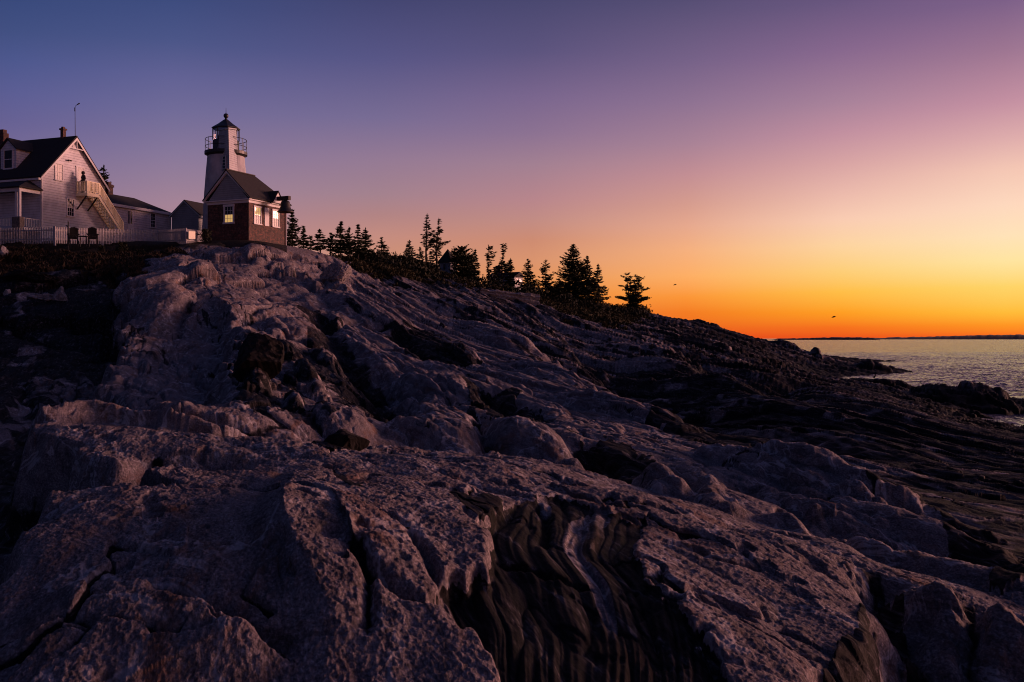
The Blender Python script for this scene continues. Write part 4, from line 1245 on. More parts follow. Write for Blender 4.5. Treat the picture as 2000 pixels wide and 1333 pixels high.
# roof cap of the shaft and its window
cp = MB(); TC = [p + Vector((0, 0, .05)) for p in T]; cen = sum(TC, Vector()) / 4
TC = [cen + (p - cen) * 1.06 for p in TC]; TC2 = [p + Vector((0, 0, .10)) for p in TC]
cp.raw(TC + TC2, [(0, 1, 5, 4), (1, 2, 6, 5), (2, 3, 7, 6), (3, 0, 4, 7), (3, 2, 1, 0), (4, 5, 6, 7)])
cp.build('shaft_cap', M['grey'], shaft)
def fface(s, t, o=0.0):     # point on the shaft's left face: s across, t down
    p = T[0].lerp(T[1], s).lerp(B[0].lerp(B[1], s), t)
    n = (T[1] - T[0]).cross(B[0] - T[0]).normalized(); n = n if n.y < 0 else -n
    return p + n * o
wq = MB(); q_ = [fface(.50, .375), fface(.76, .375), fface(.78, .56), fface(.50, .56)]
n_ = (T[1] - T[0]).cross(B[0] - T[0]).normalized(); n_ = n_ if n_.y < 0 else -n_
wq.prism([tuple(p) for p in q_], tuple(n_ * .04)); wwin = wq.build('window', M['dglass'], shaft)
wq2 = MB()
for a_, b_ in ((q_[0], q_[1]), (q_[1], q_[2]), (q_[2], q_[3]), (q_[3], q_[0])): wq2.bar(a_ + n_ * .03, b_ + n_ * .03, .10, .10)
for k in (.25, .5, .75): wq2.bar(q_[0].lerp(q_[3], k) + n_ * .04, q_[1].lerp(q_[2], k) + n_ * .04, .035, .035)
wq2.build('window_frame', M['grey'], wwin)

# ---------------------------------------------------------------- brick bell house
g2, e2 = (0.42, 0.9075), (-0.9075, 0.42)
BO = ((486 - 1000) / FOC * 84, 84.0)
BF = frame_at(BO, g2, e2)
bh = root('brick_bell_house', BF(0, 0, 14), 'small red brick house with a bell under its eave, in front of the lighthouse', 'house')
BA, BB = 5.0, 4.45
bz = lambda v, Y=84.0: CZ + (HV - v) / FOC * Y
be, brz = bz(388), bz(336, 86) - .1
MB(BF).box(0, BA, 0, BB, bz(482), be - .34).build('wall', M['brick'], bh)
MB(BF).prism([(.004, -.0, be - .1), (.004, BB, be - .1), (.004, BB / 2, brz - .1)], (.25, 0, 0)).build('gable_panel', M['clapg'], bh)
bt = MB(BF)
bt.box(-.06, BA + .06, -.06, BB + .06, be - .338, be - .12)
bt.box(-.25, BA + .25, -.25, BB + .25, be - .118, be - .03)
for b_ in (-.32, BB + .32):
    zz = be - .02
    bt.prism([(-.24, b_, zz - .02), (-.24, BB / 2, brz - .20), (-.24, BB / 2, brz + .0), (-.24, b_ , zz + .06)], (.22, 0, 0))
bt.build('trim', M['white'], bh)
hip = 1.55
rb = MB(BF)
ze_ = be - .02; zt = .1
rb.raw([(-.28, -.36, ze_), (BA + .36, -.36, ze_), (BA + .36, BB + .36, ze_), (-.28, BB + .36, ze_), (-.28, BB / 2, brz), (BA - hip, BB / 2, brz),
        (-.28, -.36, ze_ + zt), (BA + .36, -.36, ze_ + zt), (BA + .36, BB + .36, ze_ + zt), (-.28, BB + .36, ze_ + zt), (-.28, BB / 2, brz + zt), (BA - hip, BB / 2, brz + zt)],
       [(6, 7, 11, 10), (7, 8, 11), (8, 9, 10, 11), (0, 1, 7, 6), (1, 2, 8, 7), (2, 3, 9, 8), (0, 6, 10, 4), (3, 4, 10, 9), (0, 4, 5, 1), (1, 5, 2), (2, 5, 4, 3)])
broof = rb.build('roof', M['roof'], bh)
MB(BF).bar((-.3, BB / 2, brz + zt + .01), (BA - hip, BB / 2, brz + zt + .01), .22, .07).build('ridge_cap', M['dwood'], broof)
BR = swap(BF, ('b', 0.0)); BFr = swap(BF, ('a', 0.0))
def bpos(u):
    k = (u - 1000) / FOC; return (BO[0] - k * BO[1]) / (k * g2[1] - g2[0])
def bfp(u):
    k = (u - 1000) / FOC; return (BO[0] - k * BO[1]) / (k * e2[1] - e2[0])
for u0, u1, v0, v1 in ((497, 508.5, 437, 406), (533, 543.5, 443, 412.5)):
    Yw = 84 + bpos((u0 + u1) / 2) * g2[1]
    window(bh, BR, bpos(u0), bpos(u1), bz(v0, Yw), bz(v1, Yw), 3, 2, ('glass', 'sky_glow'), fw=.11)  # upper sashes emit in place of a sky reflection
Yw = 84 + bpos(521) * g2[1]
MB(BR).box(bpos(516.5), bpos(525), -.02, .05, bz(442, Yw), bz(406.5, Yw)).build('blind_panel', M['white'], bh)
window(bh, BFr, bfp(455), bfp(440), bz(435, 85), bz(404.5, 85), 3, 2, ('sky_glow', 'dglass'), fw=.16)  # lower sash emits in place of brightness seen through the house
# gabled bracket, beam and bell
ba = bpos(534)
bd = MB(BF)
bd.prism([(ba - .65, -.52, be - .02), (ba + .65, -.52, be - .02), (ba, -.52, be + .92)], (0, 1.1, 0))
bdo = bd.build('bell_gable', M['white'], bh)
bdr = MB(BF)
for s_d in (-1, 1): bdr.prism([(ba + s_d * .8, -.58, be - .1), (ba, -.58, be + .96), (ba, -.58, be + 1.06), (ba + s_d * .8, -.58, be + .0)], (0, 1.4, 0))
bdr.build('bell_gable_roof', M['roof'], bdo)
bmo = MB(BF).box(ba - .17, ba + .17, -1.75, -.1, be + .18, be + .52).build('bell_beam', M['dwood'], bh)
bl = BF(ba, -1.30, 0); bz0 = be + .18
bell = MB().lathe((bl.x, bl.y), [(.06, bz0), (.14, bz0 - .02), (.34, bz0 - .10), (.40, bz0 - .25), (.44, bz0 - .60), (.54, bz0 - .82), (.70, bz0 - .98), (.72, bz0 - 1.06), (.66, bz0 - 1.06), (.4, bz0 - .7), (.3, bz0 - .2)][::-1], 28).build('bell', M['bronze'], bh, smooth=True)
# downpipe on the far corner
MB(BF).tube([(BA - .05, -.08, be - .35), (BA - .05, -.08, bz(478))], .05).build('downpipe', M['white'], bh)

# ---------------------------------------------------------------- picket fence
fence = root('picket_fence', at(107, 470, 74), 'long white picket fence running along the top of the grassy bank', 'fence')
FP = [(-60, 447.5, 79.5), (0, 446, 77.5), (107, 443, 74.0), (200, 446.5, 78.5), (255, 448.5, 81.5), (310, 450, 84.5), (363, 446.5, 78.0), (399, 451.5, 83.0)]
for (u0, v0, Y0), (u1, v1, Y1) in zip(FP[:-1], FP[1:]):
    p, q = at(u0, v0, Y0), at(u1, v1, Y1); L_ = (q - p).length; n = max(2, int(L_ / (.20 if u0 < 107 else .165)))
    pk = MB(); d = (q - p).normalized(); nrm = Vector((d.y, -d.x, 0)).normalized()
    if nrm.y > 0: nrm = -nrm
    for i in range(n):
        c = p.lerp(q, (i + .5) / n); w = .040 + random.Random(i + u0).uniform(-.003, .003); z1 = c.z + random.Random(i * 7 + u0).uniform(-.015, .015); z0 = c.z - 1.25
        a, b_ = c - d * w, c + d * w; o = nrm * .02
        vs = [Vector((a.x, a.y, z0)), Vector((b_.x, b_.y, z0)), Vector((b_.x, b_.y, z1 - .06)), Vector((c.x, c.y, z1)), Vector((a.x, a.y, z1 - .06))]
        pk.prism([tuple(v + o) for v in vs], tuple(nrm * .02))
    pk.build('pickets', M['fence'], fence)
    rlm = MB()
    for dz in (-.25, -.92): rlm.bar(p + Vector((0, 0, dz)), q + Vector((0, 0, dz)), .04, .08)
    rlm.build('rail', M['fence'], fence)
    MB().box(p.x - .06, p.x + .06, p.y - .03, p.y + .09, p.z - 1.4, p.z + .04).build('post', M['fence'], fence)
p = at(365.5, 452, 77.9)
sb = MB(); q = at(378.5, 452.5, 79.4); d = (q - p).normalized(); nn = Vector((d.y, -d.x, 0)).normalized(); nn = nn if nn.y < 0 else -nn
o_ = nn * .10
sb.prism([tuple(p + o_), tuple(q + o_), tuple(at(378.5, 467.5, 79.4) + o_), tuple(at(365.5, 467, 77.9) + o_)], tuple(nn * .03))
sgn = sb.build('notice_board', M['cream'])
tag(sgn, 'blank cream board fixed to the white picket fence near the brick house', 'sign')

# ---------------------------------------------------------------- far cottages among the trees
CY = 138.0
cz_ = lambda v, Y=CY: CZ + (HV - v) / FOC * Y
CO = ((880 - 1000) / FOC * CY, CY); CF = frame_at(CO, (.5, .866), (-.866, .5))
hut = root('pointed_roof_hut', CF(0, 0, cz_(548)), 'small pale hut with a tall pointed roof among the dark trees', 'hut')
hw = 1.9
MB(CF).box(0, 1.5, 0, hw, cz_(552), cz_(511)).build('wall', M['clapg'], hut)
ap = CF(.75, hw / 2, cz_(485))
rfh = MB(CF); cc = [(-.22, -.22), (1.72, -.22), (1.72, hw + .22), (-.22, hw + .22)]
rfh.raw([(a, b_, cz_(512.5)) for a, b_ in cc] + [(.75, hw / 2, cz_(485))], [(0, 1, 4), (1, 2, 4), (2, 3, 4), (3, 0, 4), (3, 2, 1, 0)])
rfh.build('roof', M['roof'], hut)
MB(swap(CF, ('a', 0))).box(.85, 1.2, -.02, .03, cz_(525.5), cz_(515.5)).build('window', M['dglass'], hut)
MB(swap(CF, ('b', 0))).box(.4, 1.1, -.02, .03, cz_(524), cz_(514)).build('window', M['glass'], hut)
DY = 150.0
DO = ((1004 - 1000) / FOC * DY, DY); DF = frame_at(DO, (.55, .835), (-.835, .55))
dz_ = lambda v: CZ + (HV - v) / FOC * DY
cot = root('far_cottage', DF(0, 0, dz_(565)), 'far cottage with dark roof and bright windows half hidden by the trees', 'house')
MB(DF).box(0, 2.4, 0, 4.6, dz_(572), dz_(541)).build('wall', M['clapg'], cot)
cr_ = MB(DF); cr_.raw([(-.3, -.3, dz_(541)), (2.7, -.3, dz_(541)), (2.7, 4.9, dz_(541)), (-.3, 4.9, dz_(541)), (1.2, -.3, dz_(530.5)), (1.2, 4.9, dz_(530.5))], [(0, 1, 4), (1, 2, 5, 4), (2, 3, 5), (3, 0, 4, 5), (3, 2, 1, 0)])
crf = cr_.build('roof', M['roof'], cot)
MB(DF).box(.7, 1.4, 3.0, 3.9, dz_(536), dz_(517)).build('chimney', M['brick'], crf)
for s0 in (.25, 1.35):
    MB(swap(DF, ('b', 0))).box(s0, s0 + .75, -.02, .03, dz_(557), dz_(544)).build('window', M['glass'], cot)
MB(swap(DF, ('a', 0))).box(.6, 1.2, -.02, .03, dz_(556), dz_(545)).build('window', M['dglass'], cot)
# ================================================================== TREES AND SCRUB
def leaf_mat(name, c0, c1):
    m, nt, b = new_mat(name)
    oi = nt.nodes.new('ShaderNodeNewGeometry')
    nt.links.new(ramp_node(nt, oi.outputs['Random Per Island'], [(0, c0), (1, c1)]), b.inputs['Base Color'])
    b.inputs['Roughness'].default_value = 0.8
    b.inputs['Specular IOR Level'].default_value = 0.15
    return m


M['needle'] = leaf_mat('spruce_needles', (0.012, 0.018, 0.010), (0.030, 0.038, 0.018))
M['bark'] = plain_mat('bark', (0.045, 0.035, 0.028), .9, .4, 6)
M['scrub'] = leaf_mat('scrub_leaves', (0.016, 0.017, 0.007), (0.050, 0.042, 0.017))
M['grass'] = leaf_mat('dry_grass', (0.018, 0.014, 0.009), (0.065, 0.043, 0.026))
M['bush'] = leaf_mat('bush_leaves', (0.010, 0.013, 0.008), (0.030, 0.030, 0.014))


def quads_obj(name, C, D, S, mat, parent=None, org=(0, 0, 0)):
    """many small leaf faces: centres C, half-vectors D (long) and S (short)"""
    C = np.asarray(C); D = np.asarray(D); S = np.asarray(S)
    V = np.stack([C - D - S * .4, C - D * .2 + S, C + D, C - D * .2 - S], 1).reshape(-1, 3) - np.array(org)
    n = len(C)
    me = bpy.data.meshes.new(name)
    me.vertices.add(4 * n); me.vertices.foreach_set('co', V.astype(np.float32).ravel())
    me.loops.add(4 * n); me.loops.foreach_set('vertex_index', np.arange(4 * n, dtype=np.int32))
    me.polygons.add(n); me.polygons.foreach_set('loop_start', np.arange(0, 4 * n, 4, dtype=np.int32))
    me.update(calc_edges=True); me.materials.append(mat)
    o = bpy.data.objects.new(name, me); COL.objects.link(o)
    if parent: o.parent = parent
    return o


def tree(label, u, vb, vt, wpx, Y, kind='spruce', lean=0.0, seed=0, dens=1.0, bare=0.05, trunks=1, group=None):
    rg = np.random.RandomState(seed + int(u))
    base = at(u, vb, Y); Ht = (vb - vt) / FOC * Y; Rm = wpx / 2 / FOC * Y * (1.28 if kind == 'spruce' else 1.1)
    gz_ = ground_z(base.x, base.y)
    name = {'spruce': 'spruce_tree', 'thin': 'windswept_tree', 'round': 'round_tree', 'pine': 'pine_tree', 'dead': 'bare_tree'}[kind]
    rt = root(name, (base.x, base.y, min(base.z, gz_)), label, 'tree', group)
    tk = MB(); C, D, S = [], [], []
    axis = []
    for k in range(trunks):
        ph = rg.rand() * 6.28; sp_ = (0.0 if trunks == 1 else .30 * Rm)
        off = Vector((math.cos(ph + k * 6.28 / trunks) * sp_ * 1.2, math.sin(ph + k * 6.28 / trunks) * sp_, 0))
        hk = Ht * (1 if k == 0 else rg.uniform(.80, .95))
        pts = [Vector((base.x, base.y, min(base.z, gz_) - .3))] + [base + off * (t ** .7) + Vector((lean * hk * t * t + rg.normal(0, .012 * hk) * (t > 0) * (t < 1), rg.normal(0, .012 * hk) * (t < 1), hk * t)) for t in np.linspace(0.02, 1, 7)]
        r0 = .018 * hk + .03
        tk.tube(pts, [r0 * (1.1 - .98 * i / (len(pts) - 1)) + .008 for i in range(len(pts))], 6)
        axis.append((pts, hk))
    limbs = MB()
    step_ = {'spruce': .26, 'thin': .30, 'round': .24, 'pine': .42, 'dead': .3}[kind]
    for pts, hk in axis:
        P = np.array([list(p) for p in pts[1:]])
        tt = np.linspace(0.02, 1, 7)
        z = bare * hk + .1
        while z < hk * .985:
            t = z / hk
            c = np.array([np.interp(t, tt, P[:, i]) for i in range(3)])
            if kind == 'spruce': prof = (1 - t) ** .8 * (1 - .35 * (t < .12)) + .03
            elif kind == 'thin': prof = (.55 + .45 * math.sin(t * 9 + seed)) * (1 - t) ** .45 * (.35 + .65 * (t > .25)) + .05
            elif kind == 'round': prof = math.sqrt(max(1 - ((t - .38) / .62) ** 2, 0.0)) if t > .38 else .9 + .1 * t
            elif kind == 'pine': prof = (1.03 - t) ** .5 * (1 if t > .28 else .9) * (.72 + .28 * math.sin(t * 23))
            else: prof = (1 - t) ** .6
            nb = max(3, int(round((4.5 + 6.0 * prof) * dens)))
            for i in range(nb):
                if rg.rand() < {'spruce': .10, 'thin': .45, 'round': .05, 'pine': .28, 'dead': .3}[kind]: continue
                az = rg.rand() * 6.283
                L = Rm * prof * rg.uniform(.62, 1.12) * (1 + (.35 * math.cos(az) if kind == 'thin' else 0))
                if rg.rand() < .06 and kind in ('spruce', 'thin'): L *= 1.25
                L = max(L * (.85 if kind == 'pine' else 1), .12)
                rise = {'spruce': .30 * t - .12, 'thin': .15, 'round': .35, 'pine': .12, 'dead': .4}[kind] + rg.normal(0, .10)
                dr = np.array([math.cos(az), math.sin(az), rise])
                tip = c + dr * L
                if L > .35: limbs.tube([tuple(c), tuple(c + dr * L * .5 - np.array([0, 0, .03 * L])), tuple(tip)], [.012 + .012 * L, .010, .004], 4)
                if kind == 'dead' and rg.rand() < .55: continue
                ns = max(2, int(L / (.12 if kind != 'pine' else .13)))
                s0 = .12 if kind in ('spruce', 'round') else .38
                for j in range(ns):
                    f = s0 + (1 - s0) * (j + rg.rand()) / ns
                    pc = c + dr * L * f + np.array([0, 0, (-.10 * L * math.sin(f * 3.1) if kind == 'spruce' else 0) + .07 * L * f * f])
                    side = np.array([-dr[1], dr[0], 0])
                    wd = (.34 * (1 - f) * L + .10)
                    for q in range(2 if kind != 'pine' else 4):
                        o = side * rg.uniform(-1, 1) * wd * .8 + np.array([0, 0, rg.normal(0, .05)]) + (rg.normal(0, .07, 3) if kind in ('pine', 'thin') else 0)
                        d = dr * rg.uniform(.4, 1) + side * rg.uniform(-.9, .9) + np.array([0, 0, rg.uniform(-.30, .25)])
                        d /= np.linalg.norm(d) + 1e-6
                        ln_ = rg.uniform(.12, .24) * (1 if kind != 'thin' else 1.1)
                        s = np.cross(d, rg.normal(0, 1, 3)); s /= np.linalg.norm(s) + 1e-6
                        C.append(pc + o); D.append(d * ln_); S.append(s * ln_ * rg.uniform(.22, .42))
            z += step_ * rg.uniform(.7, 1.3) * (1 if kind != 'thin' else 1.0)
        topc = np.array(list(pts[-1]))
        for j in range(10):
            C.append(topc + np.array([rg.normal(0, .03), rg.normal(0, .03), -rg.rand() * .5])); D.append(np.array([rg.normal(0, .06), rg.normal(0, .06), .16])); S.append(np.array([.035, .02, 0]))
    n0 = len(tk.v); tk.v += limbs.v; tk.f += [tuple(i + n0 for i in f) for f in limbs.f]
    tk.build('trunk', M['bark'], rt)
    quads_obj('crown', C, D, S, M['needle'], rt, tuple(rt.location))
    return rt


G1 = 'spruces along the ridge'
tree('small dark spruce standing behind the roof of the white clapboard house', 203, 405, 323, 46, 96, 'spruce', seed=1, dens=.8)
tree('tall narrow spruce right beside the brick house', 571, 482, 411, 40, 97, 'spruce', seed=2, group=G1, dens=1.15)
tree('slim low spruce second from the brick house', 593, 486, 443, 26, 99, 'spruce', seed=3, group=G1)
tree('tiny spruce third from the brick house', 607, 488, 463, 22, 100, 'spruce', seed=4, group=G1)
tree('broad low spruce alone in a gap, fourth from the brick house', 625, 489, 449, 40, 102, 'spruce', seed=5, group=G1, dens=1.1)
tree('tiny pointed spruce left of the dense clump', 646, 492, 455, 24, 104, 'spruce', seed=6, group=G1)
tree('tallest spruce of the dense clump, at its left edge', 666, 496, 433, 46, 104, 'spruce', seed=7, group=G1, dens=1.2)
tree('shorter spruce inside the dense clump, second from its left edge', 682, 498, 444, 34, 106, 'spruce', seed=8, group=G1, dens=1.2)
tree('narrow spruce of the dense clump, third from its left edge', 699, 500, 439, 28, 107, 'spruce', seed=9, group=G1, dens=1.1)
tree('spreading spruce at the right edge of the dense clump', 714, 503, 446, 38, 108, 'spruce', seed=10, group=G1, dens=1.1)
tree('small spruce apart to the right of the dense clump', 745, 508, 465, 38, 112, 'spruce', seed=11, group=G1)
tree('low bare bristly tree between two small spruces on the ridge', 773, 514, 492, 30, 116, 'dead', seed=12)
tree('small layered spruce just left of the two tall thin trees', 800, 520, 470, 36, 122, 'spruce', seed=13, group=G1)
tree('very small spruce at the foot of the two tall thin trees', 820, 522, 483, 26, 126, 'spruce', seed=14, group=G1, dens=.8)
tree('taller of the two thin trees with long bare trunk, left one', 833, 528, 418, 42, 128, 'thin', seed=15, bare=.12, lean=0.01)
tree('right one of the two tall thin trees, leaning right with wispy branches', 852, 528, 427, 46, 129, 'thin', seed=22, bare=.10, lean=.05, dens=1.2)
tree('small dark spruce behind the pointed roof hut', 842, 530, 492, 32, 133, 'spruce', seed=17, dens=1.1)
tree('dense dome shaped dark tree right of the pointed roof hut', 903, 552, 482, 52, 132, 'round', seed=18, dens=1.5)
tree('slim spruce against the right flank of the dome shaped tree', 928, 552, 487, 26, 134, 'spruce', seed=19, group=G1, dens=1.1)
tree('thin wispy tree left of the far cottage chimney', 954, 550, 479, 34, 137, 'thin', seed=20, bare=.1, dens=1.3)
tree('thin wispy tree right of the far cottage chimney', 981, 552, 476, 36, 138, 'thin', seed=24, bare=.1, dens=1.3, lean=.02)
tree('bushy spruce in front of the far cottage roof', 997, 566, 505, 34, 140, 'spruce', seed=22, group=G1, dens=1.2)
tree('spruce with a spindly top right of the far cottage', 1031, 578, 506, 42, 138, 'spruce', seed=23, group=G1, dens=1.2)
tree('broad spruce with light showing between its tiers, left of the biggest tree', 1066, 580, 508, 54, 140, 'spruce', seed=24, group=G1, dens=.85)
tree('biggest dark spruce with a wide dense crown', 1120, 592, 477, 88, 142, 'spruce', seed=25, dens=1.9)
tree('spruce pressed against the right side of the biggest spruce', 1147, 594, 501, 48, 143, 'spruce', seed=26, group=G1, dens=1.3)
tree('slender spruce at the right end of the big clump', 1168, 592, 516, 40, 146, 'spruce', seed=27, group=G1)
tree('lone airy pine with several trunks at the right end of the tree line', 1236, 611, 533, 70, 168, 'pine', seed=63, trunks=4, bare=.15, dens=.8)
tree('dark spruce filling the gap behind the dome shaped tree', 918, 556, 506, 44, 140, 'spruce', seed=29, dens=1.3)
tree('low spruce between the far cottage and the wispy trees', 966, 560, 522, 34, 134, 'spruce', seed=30, dens=1.2)
tree('low dark spruce tucked under the left side of the biggest spruce', 1092, 592, 545, 44, 138, 'spruce', seed=31, dens=1.2)


def scatter(name, mask, n, hgt, leaves, size, mat, label, seed, up=.6, kind='stuff'):
    rg = np.random.RandomState(seed)
    idx = np.flatnonzero(mask.ravel()); pick = rg.choice(idx, n)
    x, y, z = XX.ravel()[pick], YY.ravel()[pick], Z.ravel()[pick]
    cl = np.clip(.45 + .8 * fbm(x / 3.5, y / 3.5, 3, 200 + seed), .12, 1.2)
    C, D, S = [], [], []
    for k in range(leaves):
        hh_ = hgt * cl * rg.rand(n) ** .8
        sp_ = .35 * hgt
        C.append(np.stack([x + rg.normal(0, sp_, n), y + rg.normal(0, sp_, n), z + hh_], -1))
        d = np.stack([rg.normal(0, .6, n), rg.normal(0, .6, n), rg.normal(up, .5, n)], -1); d /= np.linalg.norm(d, axis=1)[:, None]
        s = np.cross(d, rg.normal(0, 1, (n, 3))); s /= np.linalg.norm(s, axis=1)[:, None]
        l_ = size * rg.uniform(.6, 1.4, n)[:, None]
        D.append(d * l_); S.append(s * l_ * .35)
    o = quads_obj(name, np.concatenate(C), np.concatenate(D), np.concatenate(S), mat)
    tag(o, label, 'plants', kind=kind)
    return o


U0, VV = UU, V0
bank = (soil > .5) & (UU < 480) & (YY > 50) & (YY < 73.3)
scatter('bank_grass', bank, 9000, .42, 7, .20, M['grass'], 'dark dry grass covering the bank below the picket fence', 1, up=1.0)
ridge = (soil > .45) & (UU > 560) & (YY > 60)
scatter('ridge_scrub', ridge, 17000, .45, 7, .20, M['scrub'], 'low dark scrub covering the ridge below the trees', 2)
RNG_ = np.random.RandomState(3).rand(*UU.shape)
deep = inpoly([(640, 478), (760, 500), (830, 515), (900, 530), (1000, 552), (1060, 565), (1150, 585), (1262, 604), (1262, 625), (1150, 610), (1040, 585), (900, 552), (800, 535), (700, 512), (640, 495)], UU, V0) & (YY > 85)
deep = deep & ((UU > 840) | (RNG_ < .45)) & ~((UU > 846) & (UU < 900) & (YY < 140)) & ~((UU > 1000) & (UU < 1024) & (YY < 150))
scatter('ridge_thicket', deep, 9000, 1.5, 8, .24, M['bush'], 'thick dark undergrowth at the foot of the tree line', 3)


def bush(label, u, vb, Y, w, h, seed, mat='bush', name='bush'):
    rg = np.random.RandomState(seed)
    p = at(u, vb, Y); gz_ = ground_z(p.x, p.y); rt = root(name, (p.x, p.y, gz_), label, 'bush')
    n = int(420 * max(w * h, .4)); C = []; D = []; S = []
    st_ = MB()
    for k in range(7):
        a = rg.rand() * 6.28; e = Vector((p.x + math.cos(a) * w * .35, p.y + math.sin(a) * w * .3, gz_ + h * rg.uniform(.5, .95)))
        st_.tube([(p.x, p.y, gz_ - .1), tuple((Vector((p.x, p.y, gz_)) + e) / 2 + Vector((0, 0, .05))), tuple(e)], [.02, .012, .005], 4)
    for k in range(n):
        a = rg.rand() * 6.28; r_ = math.sqrt(rg.rand()); zz = rg.rand() ** .7
        lump = 1 + .3 * math.sin(a * 3 + seed) + .2 * math.sin(zz * 9 + a)
        C.append([p.x + math.cos(a) * r_ * w / 2 * math.sqrt(max(0, 1 - zz * zz * .8)) * lump, p.y + math.sin(a) * r_ * w / 2 * lump, gz_ + zz * h * (.75 + .25 * lump)])
        d = rg.normal(0, 1, 3) + [0, 0, .5]; d /= np.linalg.norm(d); D.append(d * rg.uniform(.07, .15)); s = np.cross(d, rg.normal(0, 1, 3)); S.append(s / np.linalg.norm(s) * .045)
    st_.build('stems', M['bark'], rt)
    quads_obj('leaves', C, D, S, M[mat], rt, tuple(rt.location))
    return rt


bush('dark rounded shrub against the left corner of the brick house', 402, 474, 81, 1.0, 1.0, 5)
bush('thin shrub in front of the fence below the foot of the stair', 239, 470, 72.5, .9, .9, 6)
bush('sparse small shrub in front of the fence right of the two chairs', 198, 468, 72.5, .5, .8, 7)
bush('low shrub in front of the fence left of the two chairs', 62, 468, 72.2, 1.3, .75, 8)
bush('small low shrub in front of the middle of the fence', 275, 474, 73.2, 1.0, .55, 9)
# ================================================================== SMALL THINGS
def skin_obj(name, verts, edges, radii, mat, parent=None, org=Vector((0, 0, 0)), root_i=0, sub=1):
    me = bpy.data.meshes.new(name)
    me.from_pydata([Vector(v) - org for v in verts], edges, [])
    o = bpy.data.objects.new(name, me); COL.objects.link(o)
    sk = o.modifiers.new('skin', 'SKIN'); sk.use_smooth_shade = True
    for i, d in enumerate(me.skin_vertices[0].data):
        r_ = radii[i]; d.radius = r_ if isinstance(r_, tuple) else (r_, r_); d.use_root = (i == root_i)
    ss = o.modifiers.new('sub', 'SUBSURF'); ss.levels = ss.render_levels = sub
    me.materials.append(mat)
    if parent: o.parent = parent
    return o


# person on the landing, seen from behind
k = (163 - 1000) / FOC
_a = ((HO[0] + .561) - k * (HO[1] - .213)) / (k * .935 - .355)
pp = H(_a, -.6, LZ)
person = root('person', tuple(pp), 'person in dark hooded coat standing on the stair landing by the upper door', 'person')
fx_ = Vector((.80, -.60, 0))          # across the shoulders
fy_ = Vector((-.60, -.80, 0))
def pw(x, y, z): return pp + fx_ * x + fy_ * y + Vector((0, 0, z))
V_, E_, R_ = [], [], []
def jn(p, r, par=None):
    V_.append(p); R_.append(r)
    if par is not None: E_.append((par, len(V_) - 1))
    return len(V_) - 1
pel = jn(pw(0, 0, .93), (.17, .13)); wst = jn(pw(0, .01, 1.12), (.15, .115), pel); chs = jn(pw(0, .0, 1.33), (.185, .13), wst); nk = jn(pw(0, .01, 1.49), (.065, .065), chs)
hd0 = jn(pw(0, .03, 1.59), (.085, .095), nk); hd1 = jn(pw(0, .03, 1.69), (.088, .10), hd0); hd2 = jn(pw(0, .02, 1.765), (.05, .06), hd1)
for s in (-1, 1):
    hp = jn(pw(s * .10, 0, .86), .105, pel); kn = jn(pw(s * .115, .02, .48), .072, hp); an = jn(pw(s * .12, -.01, .09), .05, kn); toe = jn(pw(s * .13, .17, .035), .04, an)
    shd = jn(pw(s * .20, 0, 1.42), .07, chs); el = jn(pw(s * .27, -.03, 1.14), .052, shd); wr = jn(pw(s * .24, .13, .97), .036, el)
    pa = jn(pw(s * .225, .20, .95), (.022, .04), wr)
    for q in range(4):
        f0 = jn(pw(s * (.20 + .02 * q), .26, .95 - .005 * q), .0095, pa); jn(pw(s * (.195 + .02 * q), .285 + (.012 if q in (1, 2) else 0), .915 - .004 * q), .0085, f0)
    t0 = jn(pw(s * .185, .20, .965), .011, pa); jn(pw(s * .17, .24, .955), .0095, t0)
body = skin_obj('body', V_, E_, R_, M['cloth'], person, pp)
hood = MB()
cen_ = pw(0, 0, 0)
ct = MB(lambda x, y, z: pw(x, y, z))
rings = [(.80, .215, .165), (.95, .21, .16), (1.12, .19, .15), (1.32, .225, .165), (1.42, .20, .14), (1.50, .11, .11)]
seg = 16; vs = []; fs = []
for z, rx, ry in rings:
    for i in range(seg): a = 2 * math.pi * i / seg; vs.append((rx * math.cos(a), ry * math.sin(a), z))
for r_ in range(len(rings) - 1):
    for i in range(seg): j = (i + 1) % seg; fs.append((r_ * seg + i, r_ * seg + j, (r_ + 1) * seg + j, (r_ + 1) * seg + i))
ct.raw(vs, fs); ct.build('coat', M['cloth'], person, smooth=True)
hv = []; hf = []
for r_ in range(7):
    t = r_ / 6 * math.pi * .95; rr = .135 * math.sin(t * .93 + .18) + .01; zz = 1.67 + .155 * math.cos(t)
    for i in range(seg): a = 2 * math.pi * i / seg; hv.append((rr * math.cos(a), .02 + rr * 1.1 * math.sin(a), zz))
for r_ in range(6):
    for i in range(seg): j = (i + 1) % seg; hf.append((r_ * seg + i, r_ * seg + j, (r_ + 1) * seg + j, (r_ + 1) * seg + i))
hd = MB(lambda x, y, z: pw(x, y, z)); hd.raw(hv, [f for f in hf if not all(hv[i][1] > .12 for i in f)]); hd.build('hood', M['cloth'], person, smooth=True)


